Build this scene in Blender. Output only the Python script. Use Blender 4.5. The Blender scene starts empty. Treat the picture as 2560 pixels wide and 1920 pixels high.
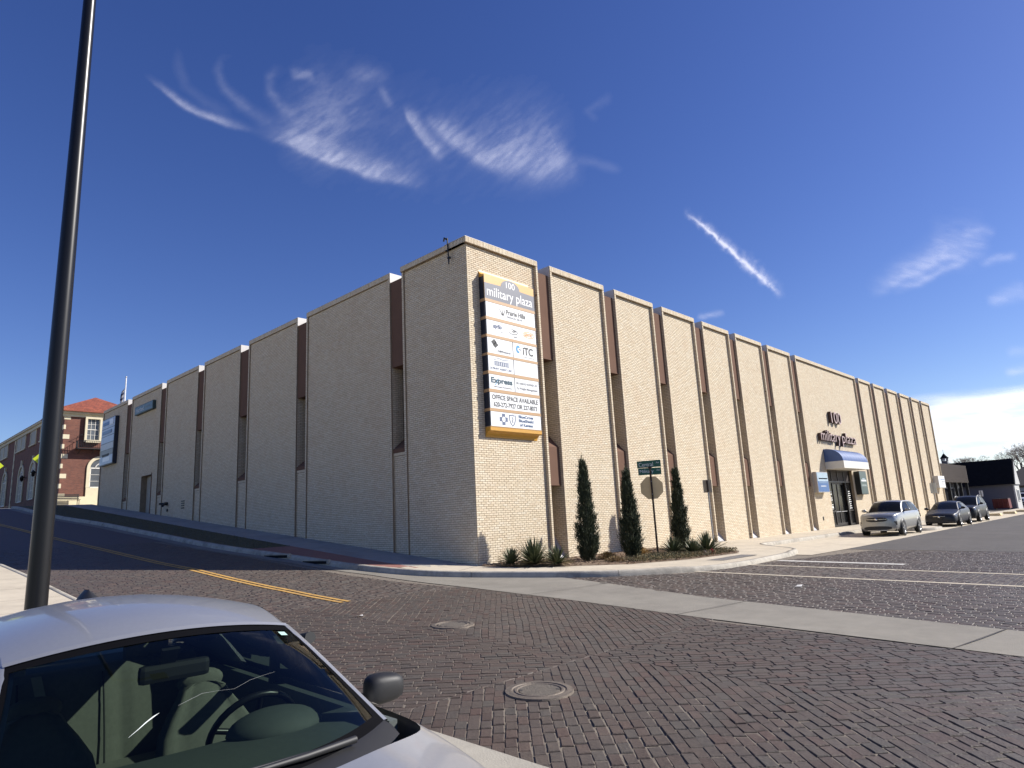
import bpy, bmesh, math, random
import numpy as np
from mathutils import Vector, Matrix

random.seed(7)
rng = np.random.default_rng(11)
sc = bpy.context.scene
COL = sc.collection
PI = math.pi
rad = math.radians

# ------------------------------------------------------------------ camera
CAM = Vector((-13.7447, -14.6646, 1.2096))
YAW, PITCH, ROLL, FPX = 0.755402, 0.203478, -0.0528026, 1665.35
fw = Vector((math.cos(YAW)*math.cos(PITCH), math.sin(YAW)*math.cos(PITCH), math.sin(PITCH)))
rt = Vector((math.sin(YAW), -math.cos(YAW), 0))
up = rt.cross(fw)
c_, s_ = math.cos(ROLL), math.sin(ROLL)
rt2 = rt*c_ + up*s_
up2 = up*c_ - rt*s_
cd = bpy.data.cameras.new('camera')
cam = bpy.data.objects.new('camera', cd)
COL.objects.link(cam)
cam.matrix_world = Matrix(((rt2.x, up2.x, -fw.x, CAM.x), (rt2.y, up2.y, -fw.y, CAM.y), (rt2.z, up2.z, -fw.z, CAM.z), (0, 0, 0, 1)))
cd.sensor_width = 36.0
cd.lens = FPX/2560*36.0
cd.clip_start = 0.05
cd.clip_end = 30000
sc.camera = cam
sc.render.resolution_x, sc.render.resolution_y = 1024, 768

# ------------------------------------------------------------------ sky and sun
SUN_AZ, SUN_EL = rad(-39.0), rad(34.0)
SUNV = Vector((math.cos(SUN_EL)*math.cos(SUN_AZ), math.cos(SUN_EL)*math.sin(SUN_AZ), math.sin(SUN_EL)))
w = bpy.data.worlds.new('World')
sc.world = w
w.use_nodes = True
nt = w.node_tree
nt.nodes.clear()
def N(t, **kw):
    n = nt.nodes.new(t)
    for k, v in kw.items():
        setattr(n, k, v)
    return n
def LK(a, b): nt.links.new(a, b)
sky = N('ShaderNodeTexSky', sky_type='NISHITA')
sky.sun_disc = False
sky.sun_elevation = SUN_EL
sky.sun_rotation = math.atan2(SUNV.x, SUNV.y)
sky.altitude = 850
sky.air_density = 1.0
sky.dust_density = 0.6
sky.ozone_density = 2.5
hs = N('ShaderNodeHueSaturation'); LK(sky.outputs[0], hs.inputs['Color']); hs.inputs['Saturation'].default_value = 1.24; hs.inputs['Hue'].default_value = 0.522
bg1 = N('ShaderNodeBackground'); LK(hs.outputs[0], bg1.inputs[0]); bg1.inputs[1].default_value = 0.086
wo = N('ShaderNodeOutputWorld'); LK(bg1.outputs[0], wo.inputs[0])

sl = bpy.data.lights.new('sun', 'SUN')
sl.energy = 5.0
sl.angle = rad(0.5)
sl.color = (1.0, 0.955, 0.89)
so = bpy.data.objects.new('sun', sl)
COL.objects.link(so)
so.location = (30, -30, 40)
so.rotation_euler = SUNV.to_track_quat('Z', 'Y').to_euler()

sc.render.engine = 'CYCLES'
sc.view_settings.view_transform = 'Standard'
sc.view_settings.look = 'None'
sc.view_settings.gamma = 1.0
sc.view_settings.use_curve_mapping = False
sc.view_settings.exposure = 0.60

# ------------------------------------------------------------------ materials
MATS = {}
def _new(name):
    m = bpy.data.materials.new(name); m.use_nodes = True
    t = m.node_tree; b = t.nodes['Principled BSDF']
    return m, t, b
def M(name, col, rough=0.6, metal=0.0, var=0.15, vs=4.0, bump=0.0, bs=40.0, spec=0.5, col2=None, stain=None, ss=0.7, coat=0.0):
    """painted / plain surface with uneven tone, optional large stains and fine relief"""
    if name in MATS: return MATS[name]
    m, t, b = _new(name)
    n = t.nodes; L = t.links.new
    tcn = n.new('ShaderNodeTexCoord'); geo = n.new('ShaderNodeNewGeometry')
    nz = n.new('ShaderNodeTexNoise'); nz.inputs['Scale'].default_value = vs; nz.inputs['Detail'].default_value = 6; nz.inputs['Roughness'].default_value = 0.65
    L(geo.outputs['Position'], nz.inputs['Vector'])
    rp = n.new('ShaderNodeMapRange'); rp.inputs[1].default_value = 0.25; rp.inputs[2].default_value = 0.75
    L(nz.outputs[0], rp.inputs[0])
    mixn = n.new('ShaderNodeMix'); mixn.data_type = 'RGBA'
    c2 = col2 if col2 else tuple(c*(1+var) for c in col)
    c1 = col if col2 else tuple(c*(1-var) for c in col)
    mixn.inputs[6].default_value = (*c1, 1); mixn.inputs[7].default_value = (*c2, 1)
    L(rp.outputs[0], mixn.inputs[0])
    out = mixn.outputs[2]
    if stain:
        n2 = n.new('ShaderNodeTexNoise'); n2.inputs['Scale'].default_value = ss; n2.inputs['Detail'].default_value = 8; n2.inputs['Roughness'].default_value = 0.7
        L(geo.outputs['Position'], n2.inputs['Vector'])
        r2 = n.new('ShaderNodeMapRange'); r2.inputs[1].default_value = 0.48; r2.inputs[2].default_value = 0.68; r2.inputs[4].default_value = 0.75
        L(n2.outputs[0], r2.inputs[0])
        m2 = n.new('ShaderNodeMix'); m2.data_type = 'RGBA'; L(r2.outputs[0], m2.inputs[0]); L(out, m2.inputs[6]); m2.inputs[7].default_value = (*stain, 1)
        out = m2.outputs[2]
    L(out, b.inputs['Base Color'])
    b.inputs['Roughness'].default_value = rough; b.inputs['Metallic'].default_value = metal
    b.inputs['Specular IOR Level'].default_value = spec
    if coat: b.inputs['Coat Weight'].default_value = coat*.6; b.inputs['Coat Roughness'].default_value = 0.06
    if bump:
        nb = n.new('ShaderNodeTexNoise'); nb.inputs['Scale'].default_value = bs; nb.inputs['Detail'].default_value = 5
        L(geo.outputs['Position'], nb.inputs['Vector'])
        bp = n.new('ShaderNodeBump'); bp.inputs['Strength'].default_value = bump; bp.inputs['Distance'].default_value = 0.02
        L(nb.outputs[0], bp.inputs['Height']); L(bp.outputs[0], b.inputs['Normal'])
    MATS[name] = m
    return m
def brick_mat(name, cols, rough=0.75, stain=None, bump=0.25, ss=0.8, samt=0.5, bs=90.0, spec=0.3):
    """one tone per brick (face attribute or per-object random) plus weathering"""
    if name in MATS: return MATS[name]
    m, t, b = _new(name); n = t.nodes; L = t.links.new
    at = n.new('ShaderNodeAttribute'); at.attribute_name = 'rnd'
    oi = n.new('ShaderNodeObjectInfo'); geo = n.new('ShaderNodeNewGeometry')
    ad = n.new('ShaderNodeMath'); ad.operation = 'ADD'; L(at.outputs['Fac'], ad.inputs[0]); L(oi.outputs['Random'], ad.inputs[1])
    fr = n.new('ShaderNodeMath'); fr.operation = 'FRACT'; L(ad.outputs[0], fr.inputs[0])
    cr = n.new('ShaderNodeValToRGB'); cr.color_ramp.interpolation = 'LINEAR'
    e = cr.color_ramp.elements
    e[0].position = 0.0; e[0].color = (*cols[0], 1); e[1].position = 1.0; e[1].color = (*cols[-1], 1)
    for i, c in enumerate(cols[1:-1]):
        k = e.new((i+1)/(len(cols)-1)); k.color = (*c, 1)
    L(fr.outputs[0], cr.inputs[0])
    out = cr.outputs[0]
    nz = n.new('ShaderNodeTexNoise'); nz.inputs['Scale'].default_value = 22; nz.inputs['Detail'].default_value = 6; L(geo.outputs['Position'], nz.inputs['Vector'])
    r0 = n.new('ShaderNodeMapRange'); r0.inputs[1].default_value = 0.3; r0.inputs[2].default_value = 0.7; r0.inputs[3].default_value = 0.82; r0.inputs[4].default_value = 1.14; L(nz.outputs[0], r0.inputs[0])
    mu = n.new('ShaderNodeVectorMath'); mu.operation = 'SCALE'; L(out, mu.inputs[0]); L(r0.outputs[0], mu.inputs['Scale'])
    out = mu.outputs[0]
    if stain:
        n2 = n.new('ShaderNodeTexNoise'); n2.inputs['Scale'].default_value = ss; n2.inputs['Detail'].default_value = 9; n2.inputs['Roughness'].default_value = 0.7; L(geo.outputs['Position'], n2.inputs['Vector'])
        r2 = n.new('ShaderNodeMapRange'); r2.inputs[1].default_value = 0.5; r2.inputs[2].default_value = 0.72; r2.inputs[4].default_value = samt; L(n2.outputs[0], r2.inputs[0])
        m2 = n.new('ShaderNodeMix'); m2.data_type = 'RGBA'; L(r2.outputs[0], m2.inputs[0]); L(out, m2.inputs[6]); m2.inputs[7].default_value = (*stain, 1)
        out = m2.outputs[2]
    L(out, b.inputs['Base Color']); b.inputs['Roughness'].default_value = rough; b.inputs['Specular IOR Level'].default_value = spec
    if bump:
        nb = n.new('ShaderNodeTexNoise'); nb.inputs['Scale'].default_value = bs; nb.inputs['Detail'].default_value = 6; L(geo.outputs['Position'], nb.inputs['Vector'])
        bp = n.new('ShaderNodeBump'); bp.inputs['Strength'].default_value = bump; bp.inputs['Distance'].default_value = 0.01
        L(nb.outputs[0], bp.inputs['Height']); L(bp.outputs[0], b.inputs['Normal'])
    MATS[name] = m
    return m
def glass_mat(name, tint, refl_rough=0.02, ior=1.5):
    """thin pane: tinted see-through with mirror-like reflection growing towards grazing angles"""
    if name in MATS: return MATS[name]
    m = bpy.data.materials.new(name); m.use_nodes = True; t = m.node_tree; t.nodes.clear(); n = t.nodes; L = t.links.new
    tr = n.new('ShaderNodeBsdfTransparent'); tr.inputs[0].default_value = (*tint, 1)
    gl = n.new('ShaderNodeBsdfGlossy'); gl.inputs['Roughness'].default_value = refl_rough
    fr = n.new('ShaderNodeFresnel'); fr.inputs[0].default_value = ior
    mx_ = n.new('ShaderNodeMixShader'); o = n.new('ShaderNodeOutputMaterial')
    L(fr.outputs[0], mx_.inputs[0]); L(tr.outputs[0], mx_.inputs[1]); L(gl.outputs[0], mx_.inputs[2]); L(mx_.outputs[0], o.inputs[0])
    MATS[name] = m
    return m

# ------------------------------------------------------------------ mesh helpers
def link(o, parent=None):
    COL.objects.link(o)
    if parent is not None: o.parent = parent
    return o
def tag(o, label=None, cat=None, group=None, kind=None):
    if label: o['label'] = label
    if cat: o['category'] = cat
    if group: o['group'] = group
    if kind: o['kind'] = kind
    return o
def thing(name, label, cat, loc=(0, 0, 0), rz=0.0, group=None):
    o = bpy.data.objects.new(name, None); o.location = loc; o.rotation_euler = (0, 0, rz); o.empty_display_size = 0.2
    COL.objects.link(o)
    return tag(o, label, cat, group)
class MB:
    def __init__(s): s.v = []; s.f = []; s.sm = []; s.mi = []; s.cur = 0
    def add(s, vs, fs, smooth=False):
        b = len(s.v); s.v += [tuple(p) for p in vs]
        for f in fs: s.f.append(tuple(i+b for i in f)); s.sm.append(smooth); s.mi.append(s.cur)
        return s
    def box(s, x0, y0, z0, x1, y1, z1, mat=None):
        vs = [(x0, y0, z0), (x1, y0, z0), (x1, y1, z0), (x0, y1, z0), (x0, y0, z1), (x1, y0, z1), (x1, y1, z1), (x0, y1, z1)]
        if mat is not None: vs = [tuple(mat @ Vector(p)) for p in vs]
        return s.add(vs, [(0, 3, 2, 1), (4, 5, 6, 7), (0, 1, 5, 4), (1, 2, 6, 5), (2, 3, 7, 6), (3, 0, 4, 7)])
    def bbox(s, x0, y0, z0, x1, y1, z1, b=0.01, mat=None):
        """box with chamfered edges"""
        bm = bmesh.new(); bmesh.ops.create_cube(bm, size=1)
        for v in bm.verts: v.co = Vector((x0+(v.co.x+.5)*(x1-x0), y0+(v.co.y+.5)*(y1-y0), z0+(v.co.z+.5)*(z1-z0)))
        bmesh.ops.bevel(bm, geom=bm.edges[:], offset=b, segments=2, affect='EDGES', profile=0.6)
        return s.bm(bm, mat)
    def bm(s, bm, mat=None, smooth=False):
        bm.verts.ensure_lookup_table(); bm.verts.index_update()
        vs = [(mat @ v.co if mat is not None else v.co)[:] for v in bm.verts]
        fs = [[v.index for v in f.verts] for f in bm.faces]
        bm.free(); return s.add(vs, fs, smooth)
    def tube(s, pts, r, n=10, smooth=True, caps=True):
        pts = [Vector(p) for p in pts]; rs = r if isinstance(r, (list, tuple)) else [r]*len(pts)
        rings = []; prev = None
        for i, p in enumerate(pts):
            d = (pts[min(i+1, len(pts)-1)]-pts[max(i-1, 0)]).normalized()
            if prev is None: a = d.orthogonal().normalized()
            else:
                a = prev - d*prev.dot(d)
                a = a.normalized() if a.length > 1e-6 else d.orthogonal().normalized()
            prev = a; bb = d.cross(a)
            rings.append([p + (a*math.cos(2*PI*k/n)+bb*math.sin(2*PI*k/n))*rs[i] for k in range(n)])
        vs = [q for rr in rings for q in rr]; fs = []
        for i in range(len(rings)-1):
            for k in range(n): fs.append((i*n+k, i*n+(k+1) % n, (i+1)*n+(k+1) % n, (i+1)*n+k))
        s.add(vs, fs, smooth)
        if caps: 
            s.add(rings[0], [tuple(reversed(range(n)))]); s.add(rings[-1], [tuple(range(n))])
        return s
    def lathe(s, prof, n=24, loc=(0, 0, 0), axis='Z', smooth=True, mat=None):
        vs = []; fs = []
        for r_, z_ in prof:
            for k in range(n):
                a = 2*PI*k/n
                p = (r_*math.cos(a), r_*math.sin(a), z_) if axis == 'Z' else ((z_, r_*math.cos(a), r_*math.sin(a)) if axis == 'X' else (r_*math.sin(a), z_, r_*math.cos(a)))
                q = Vector(p)+Vector(loc)
                vs.append(tuple(mat @ q) if mat is not None else tuple(q))
        for i in range(len(prof)-1):
            for k in range(n): fs.append((i*n+k, i*n+(k+1) % n, (i+1)*n+(k+1) % n, (i+1)*n+k))
        return s.add(vs, fs, smooth)
    def prism(s, poly, d, mat=None):
        """polygon (list of 3D points) extruded along vector d"""
        n = len(poly); d = Vector(d); a = [Vector(p) for p in poly]; b = [p+d for p in a]
        vs = a+b
        if mat is not None: vs = [mat @ p for p in vs]
        return s.add([tuple(p) for p in vs], [tuple(reversed(range(n))), tuple(range(n, 2*n))]+[(i, (i+1) % n, n+(i+1) % n, n+i) for i in range(n)])
    def quad(s, a, b, c, d): return s.add([a, b, c, d], [(0, 1, 2, 3)])
    def grid(s, rows, smooth=True, closed=False):
        m = len(rows[0]); vs = [p for r in rows for p in r]; fs = []
        for i in range(len(rows)-1):
            for k in range(m if closed else m-1): fs.append((i*m+k, i*m+(k+1) % m, (i+1)*m+(k+1) % m, (i+1)*m+k))
        return s.add(vs, fs, smooth)
    def build(s, name, mat, parent=None, kind=None, sub=0, fixn=False, bev=0):
        me = bpy.data.meshes.new(name); me.from_pydata([tuple(p) for p in s.v], [], s.f)
        me.polygons.foreach_set('use_smooth', s.sm)
        mats = mat if isinstance(mat, (list, tuple)) else [mat]
        for k in mats: me.materials.append(k)
        if len(mats) > 1: me.polygons.foreach_set('material_index', s.mi)
        if fixn:
            bm = bmesh.new(); bm.from_mesh(me); bmesh.ops.remove_doubles(bm, verts=bm.verts, dist=1e-4); bmesh.ops.recalc_face_normals(bm, faces=bm.faces); bm.to_mesh(me); bm.free()
        me.update()
        o = bpy.data.objects.new(name, me); link(o, parent)
        if sub:
            md = o.modifiers.new('subdivision', 'SUBSURF'); md.levels = sub; md.render_levels = sub
        if bev:
            md = o.modifiers.new('bevel', 'BEVEL'); md.width = bev; md.segments = 2; md.limit_method = 'ANGLE'
        if kind: o['kind'] = kind
        return o
def np_mesh(name, V, F, mat, rnd=None, parent=None, kind=None, smooth=False):
    """quads only, from numpy arrays; rnd = one value per face"""
    me = bpy.data.meshes.new(name)
    me.vertices.add(len(V)); me.vertices.foreach_set('co', np.asarray(V, np.float32).ravel())
    F = np.asarray(F, np.int32); k = F.shape[1]
    me.loops.add(F.size); me.loops.foreach_set('vertex_index', F.ravel())
    me.polygons.add(len(F)); me.polygons.foreach_set('loop_start', np.arange(len(F), dtype=np.int32)*k)
    me.update(calc_edges=True); me.validate()
    me.polygons.foreach_set('use_smooth', np.full(len(F), bool(smooth)))
    if rnd is not None:
        a = me.attributes.new('rnd', 'FLOAT', 'FACE'); a.data.foreach_set('value', np.asarray(rnd, np.float32))
    me.materials.append(mat)
    o = bpy.data.objects.new(name, me); link(o, parent)
    if kind: o['kind'] = kind
    return o
def text_obj(name, s, size, mat, parent=None, loc=(0, 0, 0), rot=(PI/2, 0, 0), align='CENTER', width=None, depth=0.004, offset=0.0, shear=0.0, kind=None, spacing=1.0, height=None):
    """built-in font lettering turned into a mesh; width = total width it is fitted to"""
    cu = bpy.data.curves.new('t', 'FONT'); cu.body = s; cu.size = size; cu.align_x = align; cu.align_y = 'CENTER'
    cu.extrude = depth/2; cu.offset = offset; cu.shear = shear; cu.resolution_u = 4; cu.space_character = spacing
    o = bpy.data.objects.new('t', cu); COL.objects.link(o); bpy.context.view_layer.update()
    me = bpy.data.meshes.new_from_object(o); bpy.data.objects.remove(o); bpy.data.curves.remove(cu)
    co = np.empty(len(me.vertices)*3, np.float32); me.vertices.foreach_get('co', co); co = co.reshape(-1, 3)
    if width:
        w0 = co[:, 0].max()-co[:, 0].min(); co[:, 0] *= width/max(w0, 1e-6)
    if height:
        h0 = co[:, 1].max()-co[:, 1].min(); co[:, 1] *= height/max(h0, 1e-6)
    co[:, 1] -= (co[:, 1].max()+co[:, 1].min())/2
    if align == 'CENTER': co[:, 0] -= (co[:, 0].max()+co[:, 0].min())/2
    me.vertices.foreach_set('co', co.ravel()); me.update(); me.name = name
    me.materials.clear(); me.materials.append(mat)
    r = bpy.data.objects.new(name, me); link(r, parent); r.location = loc; r.rotation_euler = rot
    if kind: r['kind'] = kind
    return r
def copy_tree(o, parent=None):
    c = o.copy(); COL.objects.link(c); c.parent = parent
    for ch in list(o.children): copy_tree(ch, c)
    return c

# ------------------------------------------------------------------ lie of the land
def sst(a, b, x):
    t = min(max((x-a)/(b-a), 0.0), 1.0); return t*t*(3-2*t)
def zr(x, y):
    """road surface: falls gently across the crossing, climbs ten per cent up the side street"""
    w_ = 1.5
    y2 = min(y, 38)+min(max(y-38, 0), 25)*0.5
    y2 = max(y2, -45)
    return -0.15+0.028*y2+0.072*w_*math.log1p(math.exp(min(y2/w_, 40)))-0.07*sst(2, 16, x) if y2/w_ < 40 else -0.15+0.1*y2-0.07*sst(2, 16, x)
BASE_R = [(-5, 0.0), (0, 0.0), (4, -0.09), (15, -0.15), (19, -0.19), (27, -0.19), (30, -0.15), (90, -0.15)]
def interp(tab, x):
    for (a, va), (b, vb) in zip(tab[:-1], tab[1:]):
        if x <= b: return va+(vb-va)*max(0, (x-a))/(b-a)
    return tab[-1][1]

# ------------------------------------------------------------------ clouds: thin sheets of ice cloud high above, lit by the sun
def _perm(seed):
    return np.random.default_rng(seed).random((256, 256))
def vnoise(x, y, tab):
    xi, yi = np.floor(x).astype(int), np.floor(y).astype(int); fx, fy = x-xi, y-yi
    fx = fx*fx*fx*(fx*(fx*6-15)+10); fy = fy*fy*fy*(fy*(fy*6-15)+10)
    a = tab[xi & 255, yi & 255]; b = tab[(xi+1) & 255, yi & 255]; c = tab[xi & 255, (yi+1) & 255]; d = tab[(xi+1) & 255, (yi+1) & 255]
    return (a*(1-fx)+b*fx)*(1-fy)+(c*(1-fx)+d*fx)*fy
def fbm(x, y, oct=5, seed=1, rough=0.55):
    t = _perm(seed); s = 0; a = 1; n = 0
    for k in range(oct):
        s = s+a*vnoise(x*2**k+17.3*k, y*2**k+9.1*k, t); n += a; a *= rough
    return s/n
def azel(pxx, pyy):
    v = (fw+rt2*((pxx-1280)/FPX)-up2*((pyy-960)/FPX)).normalized()
    return math.atan2(v.y, v.x), math.asin(v.z)
def smooth01(e0, e1, x):
    t = np.clip((x-e0)/(e1-e0), 0, 1); return t*t*(3-2*t)
m_cloud = bpy.data.materials.new('ice_cloud'); m_cloud.use_nodes = True
_t = m_cloud.node_tree; _t.nodes.clear()
_a = _t.nodes.new('ShaderNodeAttribute'); _a.attribute_name = 'dens'
_tr = _t.nodes.new('ShaderNodeBsdfTransparent'); _tl = _t.nodes.new('ShaderNodeBsdfTranslucent'); _tl.inputs[0].default_value = (0.74, 0.74, 0.77, 1)
_df = _t.nodes.new('ShaderNodeBsdfDiffuse'); _df.inputs[0].default_value = (0.22, 0.22, 0.23, 1)
_ad = _t.nodes.new('ShaderNodeAddShader'); _mx = _t.nodes.new('ShaderNodeMixShader'); _o = _t.nodes.new('ShaderNodeOutputMaterial')
_t.links.new(_tl.outputs[0], _ad.inputs[0]); _t.links.new(_df.outputs[0], _ad.inputs[1])
_t.links.new(_a.outputs['Fac'], _mx.inputs[0]); _t.links.new(_tr.outputs[0], _mx.inputs[1]); _t.links.new(_ad.outputs[0], _mx.inputs[2]); _t.links.new(_mx.outputs[0], _o.inputs[0])
PXR = 1/FPX
def stroke_d(A, E, pts, w0, w1, prof=0.25, side=0.0, sidew=0.0):
    """density of a feathered stroke through pixel-direction points; side>0 feathers it upwards, <0 downwards"""
    P = [azel(*p) for p in pts]; ce = math.cos(P[len(P)//2][1])
    best = np.full(A.shape, 1e9); S = np.zeros(A.shape); SG = np.zeros(A.shape)
    cum = [0]
    for p, q in zip(P[:-1], P[1:]): cum.append(cum[-1]+math.hypot((q[0]-p[0])*ce, q[1]-p[1]))
    for k, (p, q) in enumerate(zip(P[:-1], P[1:])):
        dx, dy = (q[0]-p[0])*ce, q[1]-p[1]; L2 = dx*dx+dy*dy
        X, Y = (A-p[0])*ce, E-p[1]; t = np.clip((X*dx+Y*dy)/L2, 0, 1); d = np.hypot(X-t*dx, Y-t*dy); m_ = d < best
        best = np.where(m_, d, best); S = np.where(m_, (cum[k]+t*math.sqrt(L2))/cum[-1], S); SG = np.where(m_, np.sign(Y-t*dy), SG)
    w_ = (w0+(w1-w0)*S)*PXR
    if side: w_ = np.where(SG*side > 0, w_+sidew*PXR, w_)
    return np.exp(-(best/w_)**2)*smooth01(0, prof, S)*smooth01(0, prof, 1-S)
def cloud(name, label, px0, px1, py0, py1, nx, ny, fn, alt=900.0, dist=None):
    c = [azel(x, y) for x in (px0, (px0+px1)/2, px1) for y in (py0, (py0+py1)/2, py1)]
    a0, a1 = min(q[0] for q in c), max(q[0] for q in c); e0, e1 = max(min(q[1] for q in c), 0.004), max(q[1] for q in c)
    A, E = np.meshgrid(np.linspace(a0, a1, nx), np.linspace(e0, e1, ny))
    D = fn(A, E); ed = 0.06
    u, v = np.meshgrid(np.linspace(0, 1, nx), np.linspace(0, 1, ny)); D = np.clip(D*smooth01(0, ed, u)*smooth01(0, ed, 1-u)*smooth01(0, ed, v)*smooth01(0, ed, 1-v), 0, 0.95)
    R = alt/np.sin(E) if dist is None else np.full(E.shape, dist)
    V = np.stack([CAM.x+R*np.cos(E)*np.cos(A), CAM.y+R*np.cos(E)*np.sin(A), CAM.z+R*np.sin(E)], -1).reshape(-1, 3)
    i0 = (np.arange(ny-1)[:, None]*nx+np.arange(nx-1)[None, :]).ravel(); F = np.stack([i0, i0+1, i0+nx+1, i0+nx], 1)
    keep = (D.ravel()[F] > 0.004).any(1); F = F[keep]
    o = np_mesh(name, V, F, m_cloud, smooth=True); at_ = o.data.attributes.new('dens', 'FLOAT', 'POINT'); at_.data.foreach_set('value', D.ravel().astype(np.float32))
    tag(o, label, 'cloud', kind='stuff'); o.visible_shadow = True
    return o
def q1(x, y): return (300+.6148*x, 80+.6148*y)
def q2(x, y): return (1660+.434*x, 480+.434*y)
def cirrus(A, E):
    wa = (fbm(A*28, E*28, 4, 3)-.5)*.020; we = (fbm(A*28+5, E*28+9, 4, 4)-.5)*.016
    A2, E2 = A+wa*.5, E+we*.5
    def st(pts, *a, **k): return stroke_d(A2, E2, [q1(*p) for p in pts], *a, **k)
    f1 = fbm(A*34-E*20, E*130+A*78, 6, 7, .58); f2 = fbm(A*150, E*150, 5, 8)
    fe = .30+.60*smooth01(.22, .86, f1)
    d = .50*st([(90, 160), (150, 215), (200, 260), (250, 300), (330, 340), (450, 378), (570, 408)], 4, 6, prof=.4, side=1, sidew=4)*(.55+.6*fe)
    d += .62*st([(520, 395), (690, 450), (800, 500), (900, 540), (1020, 575), (1150, 610), (1280, 645)], 9, 10, prof=.35, side=1, sidew=22)*(.25+1.0*fe)
    d += .13*st([(480, 90), (410, 115), (400, 170), (430, 240), (500, 300), (580, 350), (690, 410)], 5, 16, prof=.45)*(.4+.9*fe)
    d += .15*st([(690, 150), (640, 150), (605, 190), (610, 250), (650, 300), (720, 350), (800, 400)], 5, 16, prof=.45)*(.4+.9*fe)
    d += .05*st([(260, 50), (240, 70), (235, 140), (270, 220), (350, 290), (480, 350)], 9, 12)
    d += .26*st([(680, 170), (720, 178), (800, 185)], 9, 9)*(.3+fe)+.16*st([(900, 185), (1020, 168), (1120, 190)], 16, 16, prof=.45)*(.3+fe)
    d += .14*st([(1040, 190), (1075, 250), (1120, 330)], 9, 9, prof=.45)*(.4+fe)
    d += .52*st([(1155, 285), (1180, 350), (1230, 420), (1300, 500), (1330, 530)], 5, 12, side=1, sidew=10)*(.35+.8*fe)
    d += .46*st([(1240, 320), (1310, 400), (1380, 460), (1470, 515), (1600, 570)], 10, 20, side=1, sidew=16)*(.3+.9*fe)
    d += .46*st([(1500, 470), (1600, 520), (1700, 550), (1800, 520), (1860, 470)], 34, 40, side=1, sidew=14)*(.25+.95*fe)
    d += .07*st([(2010, 260), (1960, 285), (1900, 325), (1945, 375)], 10, 8)*(.5+.6*fe)+.09*st([(1840, 510), (1920, 525), (2060, 560)], 9, 9)
    d += .30*st([(620, 380), (800, 410), (960, 470)], 60, 60, prof=.4)*fe+.22*st([(1400, 430), (1640, 430), (1880, 390)], 60, 70, prof=.4)*fe
    d += .16*st([(700, 260), (900, 300), (1060, 380)], 70, 60, prof=.4)*fe+.10*st([(500, 250), (800, 330), (1150, 430), (1500, 440), (1900, 400)], 95, 95, prof=.35)*fe
    return d*(.8+.3*f2)*.50
cloud('cirrus', 'feathery white cirrus streaks high above the left half of the roof', 250, 1720, 40, 560, 620, 300, cirrus)
def trail(A, E):
    wa = (fbm(A*90, E*90, 3, 13)-.5)*.007; we = (fbm(A*90+5, E*90+9, 3, 14)-.5)*.007
    pts = [q2(105, 95), q2(170, 150), q2(250, 215), q2(330, 285), q2(430, 375), q2(520, 455), q2(610, 535), q2(700, 622)]
    d = stroke_d(A+wa*.7, E+we*.7, pts, 3.4, 5.2, prof=.25); d2 = stroke_d(A+wa*1.5, E+we*1.5, pts, 6, 8, prof=.2, side=1, sidew=4)
    f = fbm(A*170, E*170, 4, 15)
    return (.50*d+.26*d2)*(.45+.55*smooth01(.1, .6, f))
cloud('contrail', 'short bright contrail above the right half of the roof', 1690, 1985, 500, 770, 220, 200, trail)
def wisps(A, E):
    wa = (fbm(A*40, E*40, 4, 23)-.5)*.02; we = (fbm(A*40+5, E*40+9, 4, 24)-.5)*.014
    def st(pts, *a, **k): return stroke_d(A+wa*.5, E+we*.5, [q2(*p) for p in pts], *a, **k)
    fe = .25+.65*smooth01(.22, .86, fbm(A*30+E*40, E*120-A*60, 6, 27, .58))
    d = .46*st([(1160, 610), (1350, 510), (1480, 440), (1600, 365), (1750, 315), (1900, 290)], 8, 22, prof=.3, side=1, sidew=12)*(.25+fe)
    d += .34*st([(1300, 590), (1480, 510), (1700, 410), (1820, 365)], 7, 8, prof=.3)*(.3+fe)+.18*st([(1700, 240), (1830, 210), (1930, 245)], 8, 8)*(.4+fe)
    d += .24*st([(1810, 420), (1920, 380), (2060, 365)], 7, 8)*(.4+fe)+.28*st([(1850, 640), (1980, 590), (2120, 560)], 10, 14)*(.4+fe)+.3*st([(190, 725), (280, 712), (370, 700)], 6, 6)*(.4+fe)
    d += .16*st([(1500, 300), (1700, 280), (1900, 260)], 40, 40)*fe+.14*st([(1960, 930), (2074, 920), (2200, 900)], 8, 8)*(.4+fe)+.3*st([(1960, 1050), (2074, 1020), (2200, 990)], 8, 8)*(.4+fe)
    return d*.62
cloud('cirrus', 'thin cirrus wisps above the far right end of the roof', 1700, 2680, 520, 960, 420, 220, wisps)
def bank(A, E):
    f = fbm(A*14, E*95, 6, 33, .6); f2 = fbm(A*5, E*26, 4, 34)
    edge = .128-.10*(A-.02)*0+(f2-.5)*.05
    return smooth01(0, .030, edge-E)*(.34+.34*smooth01(.3, .62, f)+.22*smooth01(.06, .0, edge-E))*smooth01(0.50, 0.22, A)*smooth01(-1.4, -.9, A)
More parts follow.
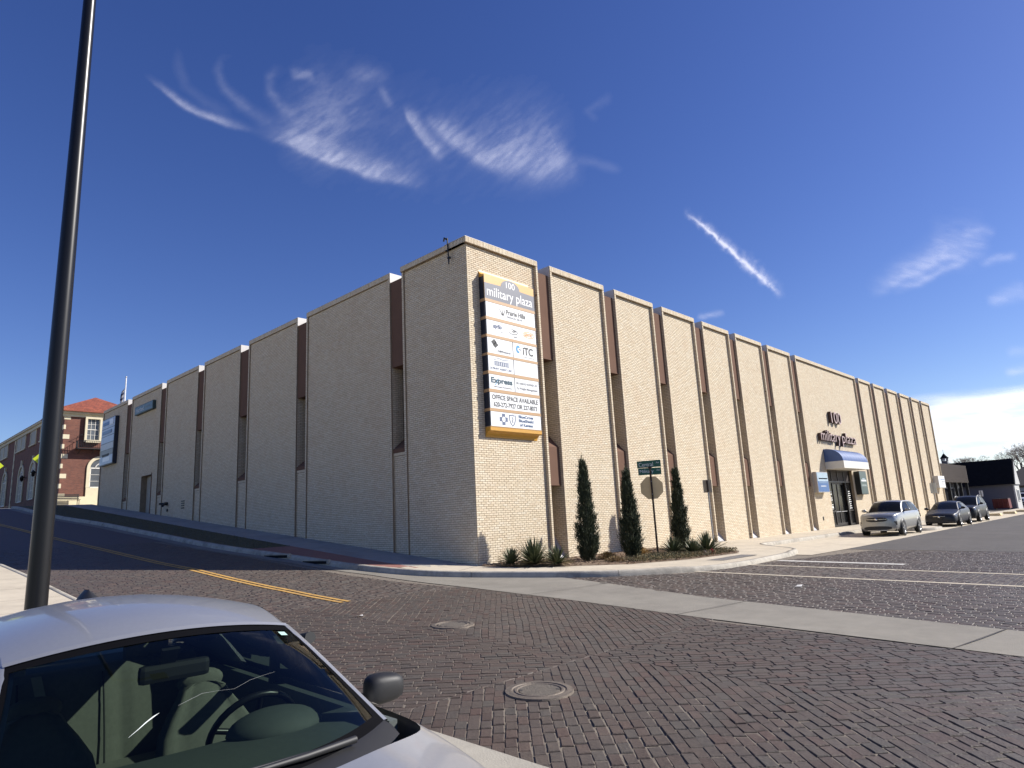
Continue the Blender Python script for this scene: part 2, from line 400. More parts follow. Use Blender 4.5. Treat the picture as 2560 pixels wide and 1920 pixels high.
def bank_mesh():
    nx, ny = 260, 70; A, E = np.meshgrid(np.linspace(-1.4, .5, nx), np.linspace(.002, .165, ny)); D = np.clip(bank(A, E), 0, .93); R = 16000.0
    V = np.stack([CAM.x+R*np.cos(E)*np.cos(A), CAM.y+R*np.cos(E)*np.sin(A), CAM.z+R*np.sin(E)], -1).reshape(-1, 3)
    i0 = (np.arange(ny-1)[:, None]*nx+np.arange(nx-1)[None, :]).ravel(); F = np.stack([i0, i0+1, i0+nx+1, i0+nx], 1)
    o = np_mesh('cloud_bank', V, F, m_cloud, smooth=True); at_ = o.data.attributes.new('dens', 'FLOAT', 'POINT'); at_.data.foreach_set('value', D.ravel().astype(np.float32))
    tag(o, 'bank of pale streaky cloud low over the far end of the street', 'cloud', kind='stuff')
bank_mesh()

# ------------------------------------------------------------------ ground, roads, pavements
m_ground = M('ground_soil', (0.17, 0.145, 0.115), 0.95, var=0.25, vs=0.8, bump=0.4, bs=6)
m_asph = M('asphalt', (0.098, 0.091, 0.087), 0.82, var=0.16, vs=1.2, bump=0.35, bs=120, stain=(0.078, 0.073, 0.070), ss=0.25, spec=0.2)
m_conc = M('concrete_pavement', (0.52, 0.455, 0.35), 0.85, var=0.12, vs=2.5, bump=0.25, bs=60, stain=(0.40, 0.345, 0.265), ss=0.5, spec=0.3)
m_conc_grey = M('concrete_gutter', (0.235, 0.215, 0.178), 0.85, var=0.14, vs=2.0, bump=0.3, bs=70, stain=(0.17, 0.155, 0.13), ss=0.55, spec=0.3)
m_kerb = M('concrete_kerb', (0.42, 0.385, 0.32), 0.88, var=0.2, vs=5.0, bump=0.4, bs=45, stain=(0.19, 0.175, 0.15), ss=1.6, spec=0.3)
m_sand = M('joint_sand', (0.185, 0.155, 0.12), 0.95, var=0.45, vs=14, bump=0.5, bs=160)
m_paver = brick_mat('street_brick', [(0.0659, 0.0444, 0.0339), (0.0802, 0.0601, 0.0461), (0.073, 0.0587, 0.0468), (0.0901, 0.0629, 0.0482), (0.0773, 0.0658, 0.0532), (0.0859, 0.0544, 0.0411), (0.0709, 0.0608, 0.0496), (0.0759, 0.0558, 0.0439)],
                    rough=0.62, stain=(0.115, 0.094, 0.076), samt=0.4, ss=0.9, bump=0.5, bs=55, spec=0.45)
m_yellow = M('yellow_road_paint', (0.52, 0.30, 0.075), 0.8, var=0.3, vs=9, stain=(0.24, 0.16, 0.09), ss=6)
m_white_paint = M('white_road_paint', (0.50, 0.48, 0.44), 0.8, var=0.2, vs=7, stain=(0.30, 0.28, 0.25), ss=5)
m_grass = M('dormant_turf', (0.085, 0.075, 0.035), 0.95, var=0.5, vs=6, bump=0.8, bs=90)
m_iron = M('cast_iron', (0.15, 0.125, 0.10), 0.6, metal=0.35, var=0.3, vs=14, bump=0.4, bs=80, stain=(0.20, 0.16, 0.12), ss=7)

def axis_pts(fine0, fine1, step, far):
    a = list(np.arange(fine0, fine1+step/2, step)); d = step
    lo, hi = [], []
    x = fine0
    while x > -far: d *= 1.6; x -= d; lo.append(x)
    d = step; x = fine1
    while x < far: d *= 1.6; x += d; hi.append(x)
    return lo[::-1]+a+hi
def sheet(name, rows, mat, kind='structure', smooth=True, parent=None):
    return MB().grid(rows, smooth).build(name, mat, parent, kind)
gx = axis_pts(-30, 70, 2.0, 900); gy = axis_pts(-46, 66, 1.0, 900)
sheet('ground', [[(x, y, zr(x, y)-0.10) for x in gx] for y in gy], m_ground)

# kerb line (foot of the kerb), from the far end of the side street round the corner and along the main street
KP = [(-4.6, 39.0), (-4.5, 27), (-4.05, 22), (-3.92, 17.5), (-3.8, 14.5), (-3.7, 10.6), (-3.5, 8.4), (-3.22, 6.6), (-2.98, 4.8), (-2.85, 3.3), (-2.72, 2.1), (-2.45, 0.8), (-2.15, -0.3), (-1.6, -1.4), (-1.05, -2.25), (-0.5, -3.2),
      (0.15, -4.15), (0.9, -4.8), (1.9, -5.38), (3.0, -5.85), (4.3, -6.02), (6.0, -5.95), (8.4, -5.75), (9.7, -5.5), (10.5, -5.0), (11.3, -4.0), (12.4, -3.15), (14.0, -3.0), (20.0, -3.05), (25.8, -3.05),
      (26.2, -3.4), (26.4, -5.1), (26.9, -5.75), (27.6, -5.9), (28.8, -5.9), (29.5, -5.5), (29.8, -4.6), (30.0, -3.3), (30.5, -3.05), (40, -3.05), (50, -3.05), (62, -3.05)]
def resample(P, step):
    P = [Vector((*p, 0)) for p in P]
    # Catmull-Rom through the points, then even steps
    dense = []
    for i in range(len(P)-1):
        a, b, c, d = P[max(i-1, 0)], P[i], P[i+1], P[min(i+2, len(P)-1)]
        k = max(2, int((c-b).length/0.1))
        for j in range(k):
            t = j/k
            m1 = (c-a)*0.5*min(1, (c-b).length/max((b-a).length, 1e-3)) if i > 0 else (c-b)
            m2 = (d-b)*0.5*min(1, (c-b).length/max((d-c).length, 1e-3)) if i < len(P)-2 else (c-b)
            h00 = 2*t**3-3*t*t+1; h10 = t**3-2*t*t+t; h01 = -2*t**3+3*t*t; h11 = t**3-t*t
            dense.append(b*h00+m1*h10+c*h01+m2*h11)
    dense.append(P[-1])
    out = [dense[0]]; acc = 0
    for a, b in zip(dense[:-1], dense[1:]):
        acc += (b-a).length
        if acc >= step: out.append(b); acc = 0
    out.append(dense[-1])
    return out
K = resample(KP, 0.35)
def norms(K):
    r = []
    for i in range(len(K)):
        d = (K[min(i+1, len(K)-1)]-K[max(i-1, 0)]).normalized()
        r.append(Vector((-d.y, d.x, 0)))      # points to the pavement side
    return r
KN = norms(K)
kerb_root = thing('kerb', None, None); kerb_root['kind'] = 'structure'
KH = 0.15
prof = [(0.0, -0.03), (0.012, 0.05), (0.03, 0.115), (0.05, 0.14), (0.085, 0.152), (0.18, 0.15), (0.19, 0.10)]
def kerb_piece(i0, i1, name='kerb_segment', Ks=K, Ns=KN, dropf=None):
    rows = []
    for i in range(i0, i1+1):
        p, n = Ks[i], Ns[i]
        q = p
        if i == i0: q = p+(Ks[i+1]-p).normalized()*0.012
        z = zr(p.x, p.y); h = dropf(p) if dropf else 1.0
        rows.append([(q.x+n.x*a, q.y+n.y*a, z+b*h) for a, b in prof])
    m = MB(); m.grid(rows, True)
    m.add(rows[0], [tuple(range(len(prof)))]); m.add(rows[-1], [tuple(reversed(range(len(prof))))])
    return m.build(name, m_kerb, kerb_root)
def kdrop(p):      # dropped kerb at the ramps on the corner and the storm inlets
    h = 1.0
    if 2.0 < p.x < 8.5: h = 0.80
    return h
i = 0
while i < len(K)-1:
    j = min(i+9, len(K)-1); kerb_piece(i, j, dropf=kdrop); i = j

def zK(p): return zr(p.x, p.y)+0.148*kdrop(p)
def pave_rows(t0, t1, sel, nt_=5, dz=0.0):
    rows = []
    for i in range(len(K)):
        if not sel(K[i]): continue
        p = K[i]+KN[i]*0.188
        b = Vector((0, p.y, 0)) if p.y > 0 else (Vector((0, 0, 0)) if p.x < 0 else Vector((p.x, 0, 0)))
        zb = 0.1*b.y if b.y > 0 else interp(BASE_R, b.x)
        r = []
        for k in range(nt_+1):
            t = t0(p, b)+(t1(p, b)-t0(p, b))*k/nt_
            q = b.lerp(p, t); z = zb+(zK(K[i])-zb)*t
            r.append((q.x, q.y, z+dz))
        rows.append(r)
    return rows
zero = lambda p, b: 0.0
one = lambda p, b: 1.0
walk = lambda p, b: min(1.0, 1.75/max(abs(p.x-b.x), 0.1)) if b.y > 0 else 1.0
side = lambda p: p.y > 0.3
sheet('pavement', pave_rows(zero, one, lambda p: p.y <= 0.9), m_conc)
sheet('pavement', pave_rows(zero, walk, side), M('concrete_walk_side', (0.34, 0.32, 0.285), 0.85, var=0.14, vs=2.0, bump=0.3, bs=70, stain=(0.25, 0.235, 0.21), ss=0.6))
sheet('grass_verge', pave_rows(walk, one, lambda p: p.y > 7.4, 3), m_grass)
m_redpave = brick_mat('red_paver', [(0.20, 0.085, 0.065), (0.26, 0.115, 0.09), (0.30, 0.15, 0.12), (0.23, 0.10, 0.08)], stain=(0.33, 0.22, 0.18), samt=0.5)
sheet('paver_strip', pave_rows(walk, one, lambda p: 0.3 < p.y <= 7.75, 3), m_redpave)

def xk(y):         # kerb foot x for y > -3.3
    best = min((p for p in K if p.x < 0.3), key=lambda p: abs(p.y-y)); return best.x
def x_near(y): return interp([(-30, -5.6), (-13.3, -4.38), (-9.3, -3.93), (-5.8, -3.33), (-2.9, -3.03), (0, -3.0)], y) if y < 0 else min(-3.0, xk(y)-0.42)
def x_far(y): return interp([(-30, -4.4), (-13.1, -2.72), (-8.1, -1.78), (-5, -0.75), (-3.45, -0.35), (0, 0)], y)
rows = []
for y in [40-0.5*i for i in range(81)]+[-0.25*i for i in range(1, 120)]:
    xr = xk(y)+0.05 if y > -3.4 else x_far(y)
    xl = x_near(y)
    rows.append([(xl+(xr-xl)*k/4, y, zr(xl, y)+0.004-0.012*(math.sin(PI*k/4) if y < -1 else 0)) for k in range(5)])
sheet('gutter', rows, m_conc_grey)
# saw cuts across the valley gutter
gut = MB()
for y in (-4.9, -8.7, -12.6):
    a, b = x_near(y), x_far(y)
    gut.quad((a, y, zr(a, y)+0.006), (a, y-0.02, zr(a, y)+0.006), (b, y-0.32, zr(b, y)+0.006), (b, y-0.30, zr(b, y)+0.006))
gut.build('gutter_joint', M('joint_dark', (0.07, 0.062, 0.055), 0.9), None, 'structure')

# asphalt of the main street, concrete parking lane, far part of the side street, cross street at the top
sheet('road', [[(x, y, zr(x, y)) for x in [12.4, 14, 16, 20, 26, 34, 45, 60, 80, 110, 150, 220]] for y in np.arange(-24, -6.1, 0.85)], m_asph)
sheet('parking_lane', [[(x, y, zr(x, y)+0.005) for x in [9.0, 10, 11, 12, 14, 16, 20, 24, 26, 28, 30, 36, 44, 52, 60, 72, 80]] for y in (-6.17, -5.6, -4.8, -4.0, -3.3, -2.85)], m_conc)
m_shade_brick = M('worn_brick_road', (0.085, 0.066, 0.058), 0.75, var=0.35, vs=9, bump=0.5, bs=25, col2=(0.115, 0.085, 0.075))
sheet('road', [[(xx, y, zr(xx, y)-0.002) for xx in np.linspace(-9.8, xk(y)-0.3, 8)] for y in np.arange(13.0, 40.1, 0.75)], m_shade_brick)
sheet('road', [[(x, y, zr(x, y)+0.004) for x in (-60, -30, -12, -6, 0, 6, 15, 40, 70)] for y in np.arange(40, 47.1, 1.0)], M('cross_street_concrete', (0.33, 0.31, 0.28), 0.85, var=0.15, vs=1.5, bump=0.3, bs=50))
sheet('pavement', [[(x, y, zr(x, y)+0.12) for x in (-60, -30, -12, -6, 0, 6, 15, 40, 70)] for y in np.arange(47, 49.1, 0.5)], m_conc)
sheet('parking_apron', [[(x, y, zr(x, y)+0.004) for x in (-24, -18, -15, -13, -12, -11, -10)] for y in np.arange(-30, -4.9, 0.9)], M('concrete_apron', (0.36, 0.33, 0.27), 0.85, var=0.15, vs=2.2, bump=0.3, bs=60, stain=(0.27, 0.245, 0.2), ss=0.6))
# near-side pavement behind the parked car, with its kerb
NK = resample([(-13.8, -6.9), (-12.6, -6.3), (-11.2, -5.7), (-10.2, -4.6), (-9.85, -3.2), (-9.75, 0), (-9.75, 5), (-9.9, 9), (-10.0, 20), (-10.4, 40)], 0.5)
NN = norms(NK)
i = 0
while i < len(NK)-1:
    j = min(i+7, len(NK)-1); kerb_piece(i, j, Ks=NK, Ns=NN); i = j
rows = []
for p, n in zip(NK, NN):
    q = p+n*0.188
    rows.append([(q.x+(-30-q.x)*t, q.y+(6 if q.y < -4 else 0)*t, zr(q.x, q.y)+0.148+0.5*t*t) for t in (0, 0.03, 0.07, 0.12, 0.2, 0.4, 1.0)])
sheet('pavement', rows, m_conc)

# ------------------------------------------------------------------ street bricks
def clip_poly(poly, region):
    out = poly
    n = len(region)
    for i in range(n):
        a, b = region[i], region[(i+1) % n]
        ex, ey = b[0]-a[0], b[1]-a[1]
        inp, out = out, []
        if not inp: break
        d = [ex*(p[1]-a[1])-ey*(p[0]-a[0]) for p in inp]
        for k in range(len(inp)):
            p, q, dp, dq = inp[k], inp[(k+1) % len(inp)], d[k], d[(k+1) % len(inp)]
            if dp >= 0: out.append(p)
            if (dp >= 0) != (dq >= 0):
                t = dp/(dp-dq); out.append((p[0]+(q[0]-p[0])*t, p[1]+(q[1]-p[1])*t))
    return out
def inside(p, region):
    return all((region[(i+1) % len(region)][0]-region[i][0])*(p[1]-region[i][1])-(region[(i+1) % len(region)][1]-region[i][1])*(p[0]-region[i][0]) >= 0 for i in range(len(region)))
BL, BWD = 0.208, 0.1035
MANH = [(-8.58, -9.95, 0.31), (-6.55, -6.35, 0.31)]
full_bricks, cut_bricks = [], []
def lay(region, ang, L=BL, Wd=BWD, gap=0.0065):
    ca, sa = math.cos(ang), math.sin(ang)
    us = [p[0]*ca+p[1]*sa for p in region]; vs = [-p[0]*sa+p[1]*ca for p in region]
    for j in range(int(min(vs)/Wd)-1, int(max(vs)/Wd)+2):
        wob = random.uniform(0, L); off = random.uniform(-0.004, 0.004)
        u = min(us)-L-wob
        while u < max(us):
            l = L+random.uniform(-0.014, 0.014)
            cu, cv = u+l/2, j*Wd+Wd/2+off; cv += .007*math.sin(cu*1.9+j*.31)+.005*math.sin(cu*4.3+j*.8+1.7)
            u += l
            cx, cy = cu*ca-cv*sa, cu*sa+cv*ca
            if any((cx-m[0])**2+(cy-m[1])**2 < m[2]**2 for m in MANH): continue
            hl, hw = (l-gap)/2+random.uniform(-0.003, 0.002), (Wd-gap)/2+random.uniform(-0.004, 0.002)
            a = ang+random.gauss(0, 0.014)
            dx, dy = random.gauss(0, 0.0015), random.gauss(0, 0.002)
            c, s = math.cos(a), math.sin(a)
            poly = [(cx+dx+x*c-y*s, cy+dy+x*s+y*c) for x, y in ((-hl, -hw), (hl, -hw), (hl, hw), (-hl, hw))]
            if all(inside(p, region) for p in poly): full_bricks.append((cx+dx, cy+dy, a, hl, hw, poly))
            else:
                q = clip_poly(poly, region)
                if len(q) >= 3:
                    ar = abs(sum(q[k][0]*q[(k+1) % len(q)][1]-q[(k+1) % len(q)][0]*q[k][1] for k in range(len(q))))/2
                    if ar > 0.0008: cut_bricks.append(q)
X0, XC, YC, YT = -10.0, -7.0, -9.4, -2.55
lay([(X0, -19), (XC, -19), (XC, YC), (X0, YC)], rad(45))
lay([(X0, YC), (XC, YC), (XC, YT), (X0, YT)], rad(135))
lay([(XC, YC), (x_near(YC), YC), (x_near(-5.8), -5.8), (x_near(-2.9), YT), (XC, YT)], rad(45))
lay([(XC, -19), (x_near(-19), -19), (x_near(-13.3), -13.3), (x_near(YC), YC), (XC, YC)], rad(135))
lay([(-9.75, YT), (x_near(-2.6), YT), (-3.0, 0), (-3.4, 3.3), (-3.9, 8.4), (-4.2, 13), (-9.9, 13)], 0.0)
lay([(x_far(-19.5), -19.5), (2.36, -19.5), (2.36, -5.2), (0.2, -3.9), (x_far(-3.5)-0.02, -3.3), (x_far(-8.1), -8.1), (x_far(-13.1), -13.1)][:], rad(90))
lay([(2.52, -19.5), (4.74, -19.5), (4.74, -5.7), (2.52, -5.4)], rad(0))
lay([(4.90, -19.5), (12.9, -19.5), (12.0, -6.17), (6.0, -6.1), (4.90, -5.9)], rad(90))
def project(x, y, z):
    d = Vector((x, y, z))-CAM; Z = d.dot(fw)
    return (1280+FPX*d.dot(rt2)/Z, 960-FPX*d.dot(up2)/Z, Z)
order = []
for k, b in enumerate(full_bricks):
    p = project(b[0], b[1], zr(b[0], b[1]))
    if p[2] > 0 and 0 < p[0] < 2560 and p[1] < 1918 and p[0] > 1060+max(0, (p[1]-1560))*0.55: order.append((p[2], k))
order.sort()
near_set = set(k for _, k in order[:300])
m_ring = [0.0, 0.007]
V, F3, RND, MI = [], [], [], []
bf = MB(); brnd = []
def brick_prism(poly, zz, tilt):
    n = len(poly); cx = sum(p[0] for p in poly)/n; cy = sum(p[1] for p in poly)/n
    z0 = [zr(p[0], p[1])+zz+tilt[0]*(p[0]-cx)+tilt[1]*(p[1]-cy) for p in poly]
    ins = []
    for p in poly:
        d = math.hypot(p[0]-cx, p[1]-cy); k = 1-0.0065/max(d, 0.02); ins.append((cx+(p[0]-cx)*k, cy+(p[1]-cy)*k))
    vs = [(q[0], q[1], z) for q, z in zip(ins, z0)]+[(p[0], p[1], z-0.007) for p, z in zip(poly, z0)]+[(p[0], p[1], z-0.045) for p, z in zip(poly, z0)]
    fs = [tuple(range(n))]
    for i in range(n):
        j = (i+1) % n
        fs.append((n+i, n+j, j, i)); fs.append((2*n+i, 2*n+j, n+j, n+i))
    bf.add(vs, fs); r = random.random(); brnd.extend([r]*len(fs))
def rz(): return max(-.0035, random.gauss(0, 0.0022))
for k, b in enumerate(full_bricks):
    if k in near_set: continue
    brick_prism(b[5], rz(), (random.gauss(0, 0.010), random.gauss(0, 0.010)))
for q in cut_bricks: brick_prism(q, rz(), (0, 0))
bed = sheet('brick_road', [[(x, y, zr(x, y)-0.0085) for x in np.arange(-10.0, 12.91, 0.5)] for y in np.arange(-19.5, 13.6, 0.5)], m_sand)
so_ = bf.build('brick', m_paver, bed, 'stuff')
at = so_.data.attributes.new('rnd', 'FLOAT', 'FACE'); at.data.foreach_set('value', np.array(brnd, np.float32))
protos = []
for v in range(8):
    hl, hw = (BL-0.0065)/2+random.uniform(-0.006, 0.004), (BWD-0.0065)/2+random.uniform(-0.003, 0.002)
    pl = [(sx*hl+random.gauss(0, .0015), sy*hw+random.gauss(0, .0015)) for sx, sy in ((-1, -1), (1, -1), (1, 1), (-1, 1))]
    mid = []
    for i in range(4):      # slightly worn edges: extra points along the long sides
        a, c = pl[i], pl[(i+1) % 4]; mid.append(a)
        if i in (0, 2):
            for t in (0.33, 0.66): mid.append((a[0]+(c[0]-a[0])*t, a[1]+(c[1]-a[1])*t+random.uniform(-0.0025, 0.0015)*(1 if i == 2 else -1)))
    n = len(mid); m = MB()
    ins = [(p[0]*(1-0.006/hl), p[1]*(1-0.006/hw)) for p in mid]
    m.add([(*q, random.gauss(0, 0.0008)) for q in ins]+[(*p, -0.007) for p in mid]+[(*p, -0.045) for p in mid],
          [tuple(range(n))]+[(n+i, n+(i+1) % n, (i+1) % n, i) for i in range(n)]+[(2*n+i, 2*n+(i+1) % n, n+(i+1) % n, n+i) for i in range(n)])
    me = bpy.data.meshes.new('brick'); me.from_pydata(m.v, [], m.f); me.materials.append(m_paver); me.update(); protos.append(me)
for k in near_set:
    b = full_bricks[k]
    o = bpy.data.objects.new('brick', random.choice(protos)); link(o, bed)
    o.location = (b[0], b[1], zr(b[0], b[1])+rz()); o.rotation_euler = (0.028+random.gauss(0, 0.01), random.gauss(0, 0.012), b[2]+(PI if random.random() < 0.5 else 0)) if False else (random.gauss(0, 0.012), random.gauss(0, 0.010), b[2]+(PI if random.random() < 0.5 else 0))
# concrete bands of the crosswalk, stop bar, centre line
def band(x0, x1, ya, yb, mat, name, dz, step=0.5):
    ys = list(np.arange(ya, yb, -step))+[yb]
    return sheet(name, [[(x0, y, zr(x0, y)+dz), (x1, y, zr(x1, y)+dz)] for y in ys], mat)
band(2.36, 2.52, -5.5, -19.5, m_conc, 'crosswalk_band', 0.004)
band(4.74, 4.90, -5.8, -19.5, m_conc, 'crosswalk_band', 0.004)
band(6.25, 6.62, -6.15, -9.5, m_white_paint, 'stop_bar', 0.009)
CL = [(-2.5, -6.03), (0, -5.93), (5, -6.1), (7, -6.35), (16, -6.95), (24, -7.4), (40, -8.1)]
for d0 in (-0.135, 0.035):
    rows = [[(interp(CL, y)+d0, y, zr(-6, y)+0.009), (interp(CL, y)+d0+0.10, y, zr(-6, y)+0.009)] for y in np.arange(-2.5, 39.6, 0.5)]
    sheet('centre_line', rows, m_yellow)
# flat dark grey plate on the corner ramp
tp = [(4.6, -5.35), (6.9, -5.30), (6.9, -4.75), (4.6, -4.80)]
tag(MB().grid([[(tp[0][0]+(tp[1][0]-tp[0][0])*k/6, yy, interp(BASE_R, 5.5)+(zr(5.5, -5.9)+.118-interp(BASE_R, 5.5))*abs(yy)/5.8+.006) for k in range(7)] for yy in (-5.32, -5.05, -4.78)], False).build('ramp_plate', M('ramp_grey', (.16, .15, .14), .85, var=.2, vs=12, bump=.6, bs=80)), kind='structure')
# manholes
for k, (x, y, r) in enumerate(MANH):
    t = thing('manhole_cover', ('round iron manhole cover nearer the silver car, set in the bricks', 'farther round iron manhole cover, set in the bricks toward the beige building')[k], 'manhole', (x, y, zr(x, y)), group='manholes in the crossing')
    t.rotation_mode = 'ZYX'; t.rotation_euler = (0.029, 0, 0.8+k); t.location.z += .010; t.scale = (.77, .77, 1)
    MB().lathe([(0.27, 0.002), (0.285, 0.010), (0.315, 0.010), (0.325, 0.003), (0.345, 0.003), (0.352, 0.011), (0.375, 0.011), (0.40, 0.008), (0.435, 0.006), (0.445, -0.03)], 48, smooth=False).build('ring', m_iron, t)
    m = MB().lathe([(0.0, 0.006), (0.262, 0.006), (0.266, -0.01)], 48, smooth=False)
    m.build('lid', M('manhole_lid', (0.12, 0.102, 0.08), 0.8, metal=0.1, var=0.25, vs=12, bump=0.7, bs=50), t)
    for s in (-1, 1): MB().box(-0.03, s*0.235-0.02, -0.004, 0.03, s*0.235+0.02, 0.0085).build('lifting_slot', M('slot_dark', (0.05, 0.045, 0.04), 0.8), t)
# tufts of dormant grass on the verge
gm = MB()
for _ in range(5200):
    y = random.uniform(7.6, 38); i = min(range(len(K)), key=lambda q: abs(K[q].y-y)+(50 if K[q].x > 0 else 0))
    x = random.uniform(K[i].x+0.25, -1.8)
    zb = 0.1*y+(zK(K[i])-0.1*y)*(abs(x)/max(abs(K[i].x+0.19), 0.1)); a = random.uniform(0, PI); h = random.uniform(0.03, 0.075)
    dx, dy = math.cos(a)*0.006, math.sin(a)*0.006; lx, ly = random.gauss(0, 0.025), random.gauss(0, 0.025)
    gm.add([(x-dx, y-dy, zb-0.01), (x+dx, y+dy, zb-0.01), (x+lx, y+ly, zb+h)], [(0, 1, 2)])
tag(gm.build('grass', M('grass_blades', (0.11, 0.095, 0.04), 0.9, var=0.4, vs=8)), 'short dormant grass on the verge beside the shaded brick wall', 'grass', kind='stuff')
# expansion joints of the pavements
jm = MB()
for i in range(3, len(K)-2, 5):
    p = K[i]+KN[i]*0.188
    if p.y > 38: continue
    b = Vector((0, p.y, 0)) if p.y > 0 else (Vector((0, 0, 0)) if p.x < 0 else Vector((p.x, 0, 0)))
    zb_ = 0.1*b.y if b.y > 0 else interp(BASE_R, b.x)
    t1 = walk(p, b) if p.y > 0.3 else 1.0
    d_ = (K[i+1]-K[i]).normalized()*0.006; L0, R0 = [], []
    for k in range(7):
        t = t1*k/6; q = b.lerp(p, t); z = zb_+(zK(K[i])-zb_)*t+.003; L0.append((q.x-d_.x, q.y-d_.y, z)); R0.append((q.x+d_.x, q.y+d_.y, z))
    jm.grid([L0, R0], False)
for y in np.arange(-3.0, 12.0, 1.6):
    L0, R0 = [], []
    for k in range(5):
        x = -9.97-(20*(0, .03, .07, .12, .2)[k]); z = zr(-9.95, y)+.152+.5*((0, .03, .07, .12, .2)[k])**2; L0.append((x, y-.007, z)); R0.append((x, y+.007, z))
    jm.grid([L0, R0], False)
jm.build('pavement_joint', M('joint_dark', (0.07, 0.062, 0.055), 0.9), None, 'structure')
# storm inlets in the side-street kerb
for k, yy in enumerate((4.1, 6.2)):
    i = min(range(len(K)), key=lambda q: abs(K[q].y-yy)+(50 if K[q].x > 0 else 0)); p, n = K[i], KN[i]
    t = thing('storm_inlet', ('dark storm drain opening in the kerb, nearer the street corner', 'dark storm drain opening in the kerb, farther up the side street')[k], 'drain', (p.x, p.y, zr(p.x, p.y)), math.atan2(n.y, n.x)-PI/2, 'storm inlets in the kerb')
    MB().box(-0.62, -0.012, 0.0, 0.62, 0.03, 0.085).build('opening', M('black_void', (0.004, 0.004, 0.004), 1.0), t)
    MB().box(-0.72, -0.03, 0.085, 0.72, 0.05, 0.125).build('lintel', m_kerb, t)
    for s in (-1, 1): MB().bbox(s*0.67-0.05, -0.03, 0.0, s*0.67+0.05, 0.05, 0.085, 0.008).build('jamb', m_kerb, t)

# ------------------------------------------------------------------ the beige brick office block
H = 10.25
FINP = 0.105
CRS, BLEN = 0.0677, 0.205
cream = [(0.63, 0.54, 0.39), (0.68, 0.59, 0.44), (0.60, 0.505, 0.36), (0.66, 0.565, 0.415), (0.69, 0.615, 0.475), (0.635, 0.53, 0.385), (0.68, 0.585, 0.43)]
m_brick = brick_mat('cream_brick', cream, rough=0.8, stain=(0.55, 0.38, 0.24), samt=0.30, ss=0.9, bump=0.15, bs=120, spec=0.25)
m_mortar = M('brick_mortar', (0.26, 0.20, 0.135), 0.95, var=0.25, vs=3)
m_brown = M('brown_metal_panel', (0.150, 0.088, 0.062), 0.85, var=0.08, vs=1.5, spec=0.1)
m_coping = M('metal_coping', (0.55, 0.53, 0.50), 0.55, metal=0.0, var=0.08, vs=3)
m_frame = M('dark_bronze_frame', (0.035, 0.03, 0.028), 0.4, metal=0.3, var=0.1)
m_win = M('dark_window_glass', (0.012, 0.014, 0.016), 0.06, var=0.05, spec=0.6)
m_sillgrey = M('sill_flashing', (0.42, 0.41, 0.42), 0.55, var=0.15, vs=6)
m_roof = M('roof_membrane', (0.30, 0.29, 0.27), 0.9, var=0.15)

